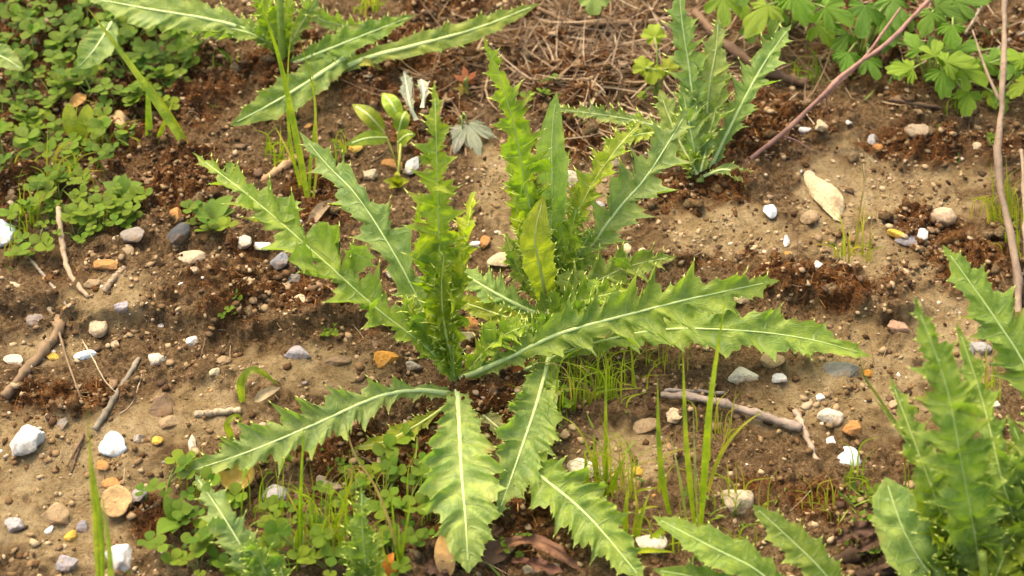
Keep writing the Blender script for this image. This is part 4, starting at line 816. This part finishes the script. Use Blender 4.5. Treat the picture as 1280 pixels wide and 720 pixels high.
TL([(566,462,.014),(545,432,.030),(520,400,.048),(502,365,.060)], 20, 'young', 7, .6, .9, .45, pet=.5, peak=.5, spine=1.1, rib=.6, roll=-20, lobes=8)
TL([(585,465,.006),(605,440,.016),(632,418,.026),(665,405,.034)], 24, 'young', 6, .6, .8, .4, pet=.5, peak=.5, spine=.9, rib=.4, roll=10, lobes=8)
# second shoot
B = plant_root('thistle_plant', 'bushy second thistle shoot right of the tall one with a broad smooth front leaf', 'thistle', 686, 392, G_)
TB = lambda *a, **k: thistle_leaf(B, *a, **k)
stem_part(B, [(688,398,-.004),(682,365,.02),(676,320,.04)], 7, 4, (.28,.36,.08))
TB([(684,385,.006),(674,320,.042),(660,250,.078),(643,160,.125),(628,110,.150),(604,44,.180)], 30, 'young', 11, .70, .6, .4, pet=.4, peak=.55, spine=.9, rib=.8, roll=-12, lobes=12)
TB([(687,385,.006),(688,310,.045),(690,230,.085),(690,170,.112),(696,114,.135)], 23, 'pale', 6, .22, .22, .25, pet=.4, peak=.6, spine=.7, rib=.9, roll=8)
TB([(685,386,.010),(676,340,.052),(669,295,.084),(680,244,.108)], 24, (.38,.43,.05), 5, .18, .22, .3, pet=.45, peak=.6, spine=.6, rib=1.3, roll=0)
TB([(690,380,.008),(706,310,.040),(735,240,.070),(768,190,.088),(803,150,.098)], 25, 'young', 9, .7, .75, .4, pet=.4, peak=.5, spine=.9, rib=.5, roll=10, lobes=9)
TB([(690,392,.006),(728,325,.032),(770,265,.056),(810,218,.072),(862,135,.096)], 37, 'blue', 8, .75, .4, .25, pet=.25, peak=.58, spine=.8, rib=1.2, roll=-8)
TB([(675,395,.010),(640,378,.022),(608,360,.030),(573,338,.034)], 25, 'blue', 6, .5, .4, .2, pet=.3, peak=.5, spine=.8, rib=1.5)
TB([(682,400,.008),(640,398,.018),(600,385,.024),(562,372,.026)], 17, 'yel', 5, .3, .3, .2, spine=.5, rib=.9)
TB([(650,425,.010),(690,385,.026),(745,352,.038),(790,332,.044),(846,320,.044)], 32, 'th', 8, .6, .6, .3, pet=.4, peak=.5, spine=.8, rib=.5, roll=-10, lobes=8)
TB([(620,455,.010),(660,430,.02),(705,400,.034),(760,372,.044)], 26, 'th', 8, .6, .8, .4, pet=.4, peak=.5, spine=.9, rib=.4, roll=-25, lobes=9)
TB([(684,382,.008),(660,330,.034),(648,280,.055),(640,225,.078),(634,180,.095)], 21, 'young', 9, .6, .95, .5, pet=.5, peak=.5, spine=1.2, rib=.5, roll=-40, lobes=10)
TB([(686,382,.008),(688,330,.034),(698,280,.058),(705,225,.08),(712,185,.095)], 19, 'young', 9, .6, .95, .5, pet=.5, peak=.5, spine=1.2, rib=.5, roll=40, lobes=10)
TB([(685,380,.01),(672,310,.045),(664,240,.08),(660,180,.105)], 22, 'lime', 10, .6, .95, .55, pet=.5, peak=.5, spine=1.2, rib=.6, roll=15, lobes=11)
TB([(690,385,.008),(712,345,.03),(728,310,.042),(742,285,.05)], 22, 'th', 7, .6, .9, .4, pet=.5, peak=.5, spine=1., rib=.5, roll=0, lobes=8)
TB([(684,384,.008),(655,350,.028),(640,318,.042),(632,290,.052)], 20, 'th', 7, .6, .8, .4, pet=.5, peak=.5, spine=1., rib=.5, roll=-15, lobes=8)
TB([(670,425,.008),(700,395,.03),(735,375,.042),(785,362,.05)], 28, 'young', 7, .6, .8, .4, pet=.5, peak=.5, spine=.9, rib=.4, roll=20, lobes=8)
TB([(684,384,.008),(700,340,.03),(712,300,.05),(722,255,.068)], 22, 'young', 8, .6, .8, .4, pet=.5, peak=.5, spine=1., rib=.4, roll=20, lobes=9)
# third, right of centre at the back
Cc = plant_root('thistle_plant', 'upright thistle at the back right of centre with blue green leaves', 'thistle', 874, 224, G_)
TC = lambda *a, **k: thistle_leaf(Cc, *a, **k)
stem_part(Cc, [(875,228,-.004),(873,200,.012),(870,165,.03)], 6, 4, (.34,.42,.08))
TC([(873,222,.004),(868,150,.035),(862,90,.062),(853,30,.088),(848,-25,.11)], 23, 'blue', 9, .60, .4, .4, pet=.4, peak=.6, spine=.8, rib=.9, roll=8)
TC([(877,222,.004),(882,160,.03),(887,105,.055),(895,60,.072),(898,20,.088)], 25, 'pale', 7, .5, .4, .3, pet=.3, peak=.5, spine=.8, rib=.8, roll=-10)
TC([(884,222,.003),(898,190,.014),(930,125,.042),(958,75,.062),(990,30,.082)], 26, 'blue', 7, .60, .35, .35, pet=.2, peak=.6, spine=.8, rib=1.1, roll=14)
TC([(872,218,.004),(850,178,.022),(836,145,.036),(824,112,.048)], 20, 'pale', 5, .4, .35, .25, pet=.4, peak=.55, spine=.7, rib=.8)
TC([(876,215,.006),(888,165,.03),(898,125,.045),(910,82,.058)], 22, 'pale', 6, .6, .5, .4, pet=.4, peak=.5, spine=.9, rib=.6, roll=30, lobes=6)
TC([(872,220,.005),(866,180,.024),(858,140,.042),(852,100,.055)], 26, 'blue', 6, .5, .6, .4, pet=.5, peak=.5, spine=.9, rib=.6, roll=-28, lobes=6)
TC([(872,222,.003),(862,200,.012),(850,178,.02),(838,160,.028)], 20, 'young', 5, .5, .6, .4, pet=.5, spine=.9, rib=.6, lobes=5)
TC([(880,220,.003),(905,212,.012),(928,220,.012),(946,240,.003)], 11, 'pale', 4, .3, .3, .2, spine=.5, rib=.8)
TC([(835,162,.03),(800,152,.03),(750,143,.03),(692,136,.03)], 13, 'pale', 8, .6, .6, .3, pet=.5, peak=.4, spine=.7, rib=.4, lobes=7)
TC([(835,165,.03),(800,168,.026),(770,178,.024),(745,205,.02)], 13, 'young', 6, .6, .7, .3, pet=.5, peak=.4, spine=.8, rib=.4, lobes=6)
# top left
D = plant_root('thistle_plant', 'thistle at the top left with long horizontal leaves', 'thistle', 352, 88, G_)
TD = lambda *a, **k: thistle_leaf(D, *a, **k)
stem_part(D, [(353,95,-.004),(352,60,.02),(350,10,.05),(348,-30,.07)], 5, 4, (.24,.34,.05))
TD([(400,100,.004),(455,74,.020),(530,54,.030),(600,34,.034),(676,4,.034)], 17, 'th', 8, .22, .25, .25, pet=.3, peak=.55, spine=.8, rib=1.6, roll=-5)
TD([(356,84,.006),(400,66,.022),(450,46,.032),(520,18,.04)], 19, 'deep', 7, .25, .3, .3, pet=.3, peak=.4, spine=.8, rib=1, roll=-6)
TD([(440,66,.016),(410,86,.022),(370,112,.022),(330,135,.016),(287,157,.006)], 24, 'th', 6, .18, .18, .2, pet=.5, peak=.5, spine=.5, rib=1.6, roll=8)
TD([(350,62,.010),(310,38,.030),(260,24,.040),(190,12,.045),(105,-4,.045)], 26, 'pale', 7, .35, .3, .2, pet=.3, peak=.5, spine=.7, rib=1.2)
TD([(350,66,.010),(320,45,.028),(285,35,.034),(228,30,.034)], 24, 'th', 7, .6, .7, .3, pet=.3, peak=.6, spine=.9, rib=.6, roll=-15, lobes=8)
TD([(352,70,.01),(356,30,.035),(364,-5,.055)], 18, 'young', 6, .5, .6, .4, pet=.6, spine=.9, rib=.8, roll=20, lobes=5)
TD([(354,70,.01),(380,25,.035),(400,-5,.055)], 15, 'pale', 6, .5, .5, .4, pet=.5, spine=.9, rib=.8)
TD([(470,40,.0),(420,30,.03),(395,20,.04),(372,-10,.05)], 14, 'th', 6, .5, .5, .4, pet=.5, spine=.9, rib=.6)
TD([(350,60,.012),(335,25,.036),(318,-8,.055)], 22, 'young', 7, .55, .6, .4, pet=.5, spine=.9, rib=.8, roll=-25, lobes=7)
# bottom right, near the lens
E = plant_root('thistle_plant', 'large thistle close to the camera in the bottom right corner', 'thistle', 1232, 770, G_)
TE = lambda *a, **k: thistle_leaf(E, *a, **k)
stem_part(E, [(1234,775,-.004),(1232,740,.03),(1228,690,.06)], 7, 5, (.26,.34,.05))
TE([(1232,760,.012),(1222,690,.050),(1204,590,.098),(1182,480,.135),(1142,370,.165)], 45, 'th', 11, .6, .75, .35, pet=.5, peak=.5, spine=.7, rib=.55, roll=10, lobes=10)
TE([(1320,560,.04),(1285,465,.070),(1245,400,.090),(1210,350,.104),(1178,306,.115)], 40, 'th', 8, .45, .5, .25, pet=.6, peak=.45, spine=.5, rib=1, roll=-6)
TE([(1222,760,.012),(1190,680,.045),(1155,585,.080),(1112,470,.105)], 34, 'th', 8, .5, .6, .4, pet=.5, peak=.4, spine=.7, rib=.5, roll=-12, lobes=8)
TE([(1215,770,.010),(1168,725,.030),(1132,668,.050),(1106,596,.062)], 38, 'pale', 5, .12, .2, .3, pet=.5, peak=.6, spine=.4, rib=.5, roll=8)
TE([(1245,760,.012),(1268,670,.055),(1250,590,.085),(1228,500,.105),(1195,400,.125)], 34, 'th', 10, .6, .7, .35, pet=.6, peak=.4, spine=.7, rib=.55, roll=25, lobes=8)
TE([(1240,760,.010),(1290,680,.05),(1310,590,.08),(1290,480,.105)], 48, 'th', 8, .5, .6, .4, pet=.5, peak=.5, spine=.8, rib=.7, roll=-20, lobes=8)
TE([(1230,750,.010),(1210,700,.035),(1185,640,.060),(1165,570,.075)], 40, 'young', 8, .55, .8, .4, pet=.5, peak=.5, spine=.9, rib=.6, roll=15, lobes=10)
TE([(1232,750,.010),(1240,700,.035),(1240,640,.058),(1232,570,.080)], 42, 'young', 8, .55, .8, .4, pet=.5, peak=.5, spine=.9, rib=.6, roll=-10, lobes=10)
TE([(1235,750,.010),(1265,710,.030),(1285,660,.048),(1300,600,.060)], 40, 'th', 7, .55, .7, .4, pet=.5, peak=.5, spine=.9, rib=.6, roll=5, lobes=9)
TE([(1225,760,.010),(1195,730,.024),(1160,700,.034),(1120,690,.036)], 35, 'th', 6, .5, .6, .4, pet=.5, peak=.5, spine=.8, rib=.6, lobes=7)
TE([(1230,770,.012),(1240,735,.034),(1258,690,.05),(1290,640,.06)], 38, 'lime', 7, .55, .8, .4, pet=.5, peak=.5, spine=.9, rib=.6, roll=-20, lobes=9)
for a, w, c, l, ro in (([(1240,760,.01),(1262,690,.045),(1275,620,.07),(1270,545,.088)], 38, 'young', 9, 18), ([(1225,765,.01),(1200,715,.03),(1190,650,.05),(1205,600,.062)], 35, 'lime', 9, -30), ([(1228,765,.01),(1170,720,.03),(1150,650,.048),(1140,610,.055)], 32, 'young', 8, 20),
                    ([(1240,765,.01),(1285,730,.03),(1310,690,.04)], 38, 'lime', 8, 0), ([(1236,765,.01),(1230,700,.04),(1215,640,.066),(1222,560,.09)], 32, 'young', 9, 40), ([(1250,765,.01),(1290,690,.05),(1290,600,.08),(1262,520,.1)], 35, 'th', 8, 10), ([(1218,770,.008),(1180,745,.02),(1150,735,.024),(1115,730,.024)], 30, 'young', 7, 0)):
    TE(a, w*1.3, c, 8, .55, .8, .4, pet=.5, peak=.5, spine=.9, rib=.4, roll=ro, lobes=l)
# bottom centre right and bottom left
Fp = plant_root('thistle_plant', 'low thistle at the bottom edge with two flat leaves pointing up left', 'thistle', 1010, 775, G_)
for a in (dict(pts=[(1005,770,.006),(950,716,.032),(890,684,.042),(815,645,.044)], W=27, col='th', n=6, depth=.26, wave=.22, fold=.25, pet=.4, peak=.5, spine=.5, rib=.8),
          dict(pts=[(1070,770,.006),(1030,716,.032),(990,676,.046),(940,630,.056)], W=27, col='th', n=6, depth=.34, wave=.28, fold=.3, pet=.4, peak=.5, spine=.6, rib=.7, roll=10),
          dict(pts=[(1000,775,.006),(930,745,.02),(870,722,.026),(815,712,.026)], W=22, col='deep', n=6, depth=.3, wave=.3, fold=.3, pet=.4, peak=.5, spine=.6, rib=.7)): thistle_leaf(Fp, **a)
Gp = plant_root('thistle_plant', 'small thistle in the bottom left with one long leaf leaning to the lower left leaf', 'thistle', 340, 765, G_)
thistle_leaf(Gp, [(345,765,.004),(318,712,.024),(285,655,.036),(243,592,.040)], 25, 'blue', 7, .45, .5, .4, pet=.5, peak=.45, spine=.6, rib=.7, roll=12, lobes=6)
thistle_leaf(Gp, [(340,765,.004),(335,725,.02),(320,695,.03),(300,680,.034)], 26, 'th', 6, .55, .8, .4, pet=.5, spine=.8, rib=.5, lobes=7)
thistle_leaf(Gp, [(345,765,.004),(355,735,.02),(350,705,.03)], 22, 'th', 5, .55, .8, .4, pet=.5, spine=.8, rib=.5, lobes=5)
Hp = plant_root('thistle_plant', 'small spiny thistle shoot at the bottom between the clovers', 'thistle', 460, 755, G_)
thistle_leaf(Hp, [(460,760,.004),(457,710,.024),(453,660,.044),(452,608,.058)], 23, 'th', 8, .55, .8, .5, pet=.5, peak=.5, spine=.9, rib=.4, roll=10, lobes=9)
thistle_leaf(Hp, [(460,760,.004),(470,715,.022),(474,670,.036)], 18, 'young', 6, .55, .8, .5, pet=.5, spine=.9, rib=.4, roll=40, lobes=6)
thistle_leaf(Hp, [(458,760,.004),(444,720,.022),(434,680,.034)], 18, 'th', 6, .55, .8, .5, pet=.5, spine=.9, rib=.4, roll=-40, lobes=6)

# a small dark red insect on the yellow leaf
p = P(843, 92, .034); V, F = stone_mesh(3, .1, 2, 2); b = link('insect', mesh_data('insect', V*np.array((.0026, .0018, .0014)), F, [M['stem']]), None, p, (.10, .012, .012)); tag(b, 'tiny dark red insect sitting on a yellow green leaf at the back', 'insect')
bag = Bag()
for k in range(6):
    sg = -1 if k < 3 else 1; x = (k % 3-1)*.0012; V, F = tube(np.array([(x, sg*.001, 0), (x*1.4, sg*.0026, .0008), (x*1.8, sg*.0036, -.0012)]), [.00025, .0002, .00015], 4); bag.add(V, F)
link('legs', bag.mesh('legs', [M['stem']]), b, color=(.06, .01, .01))
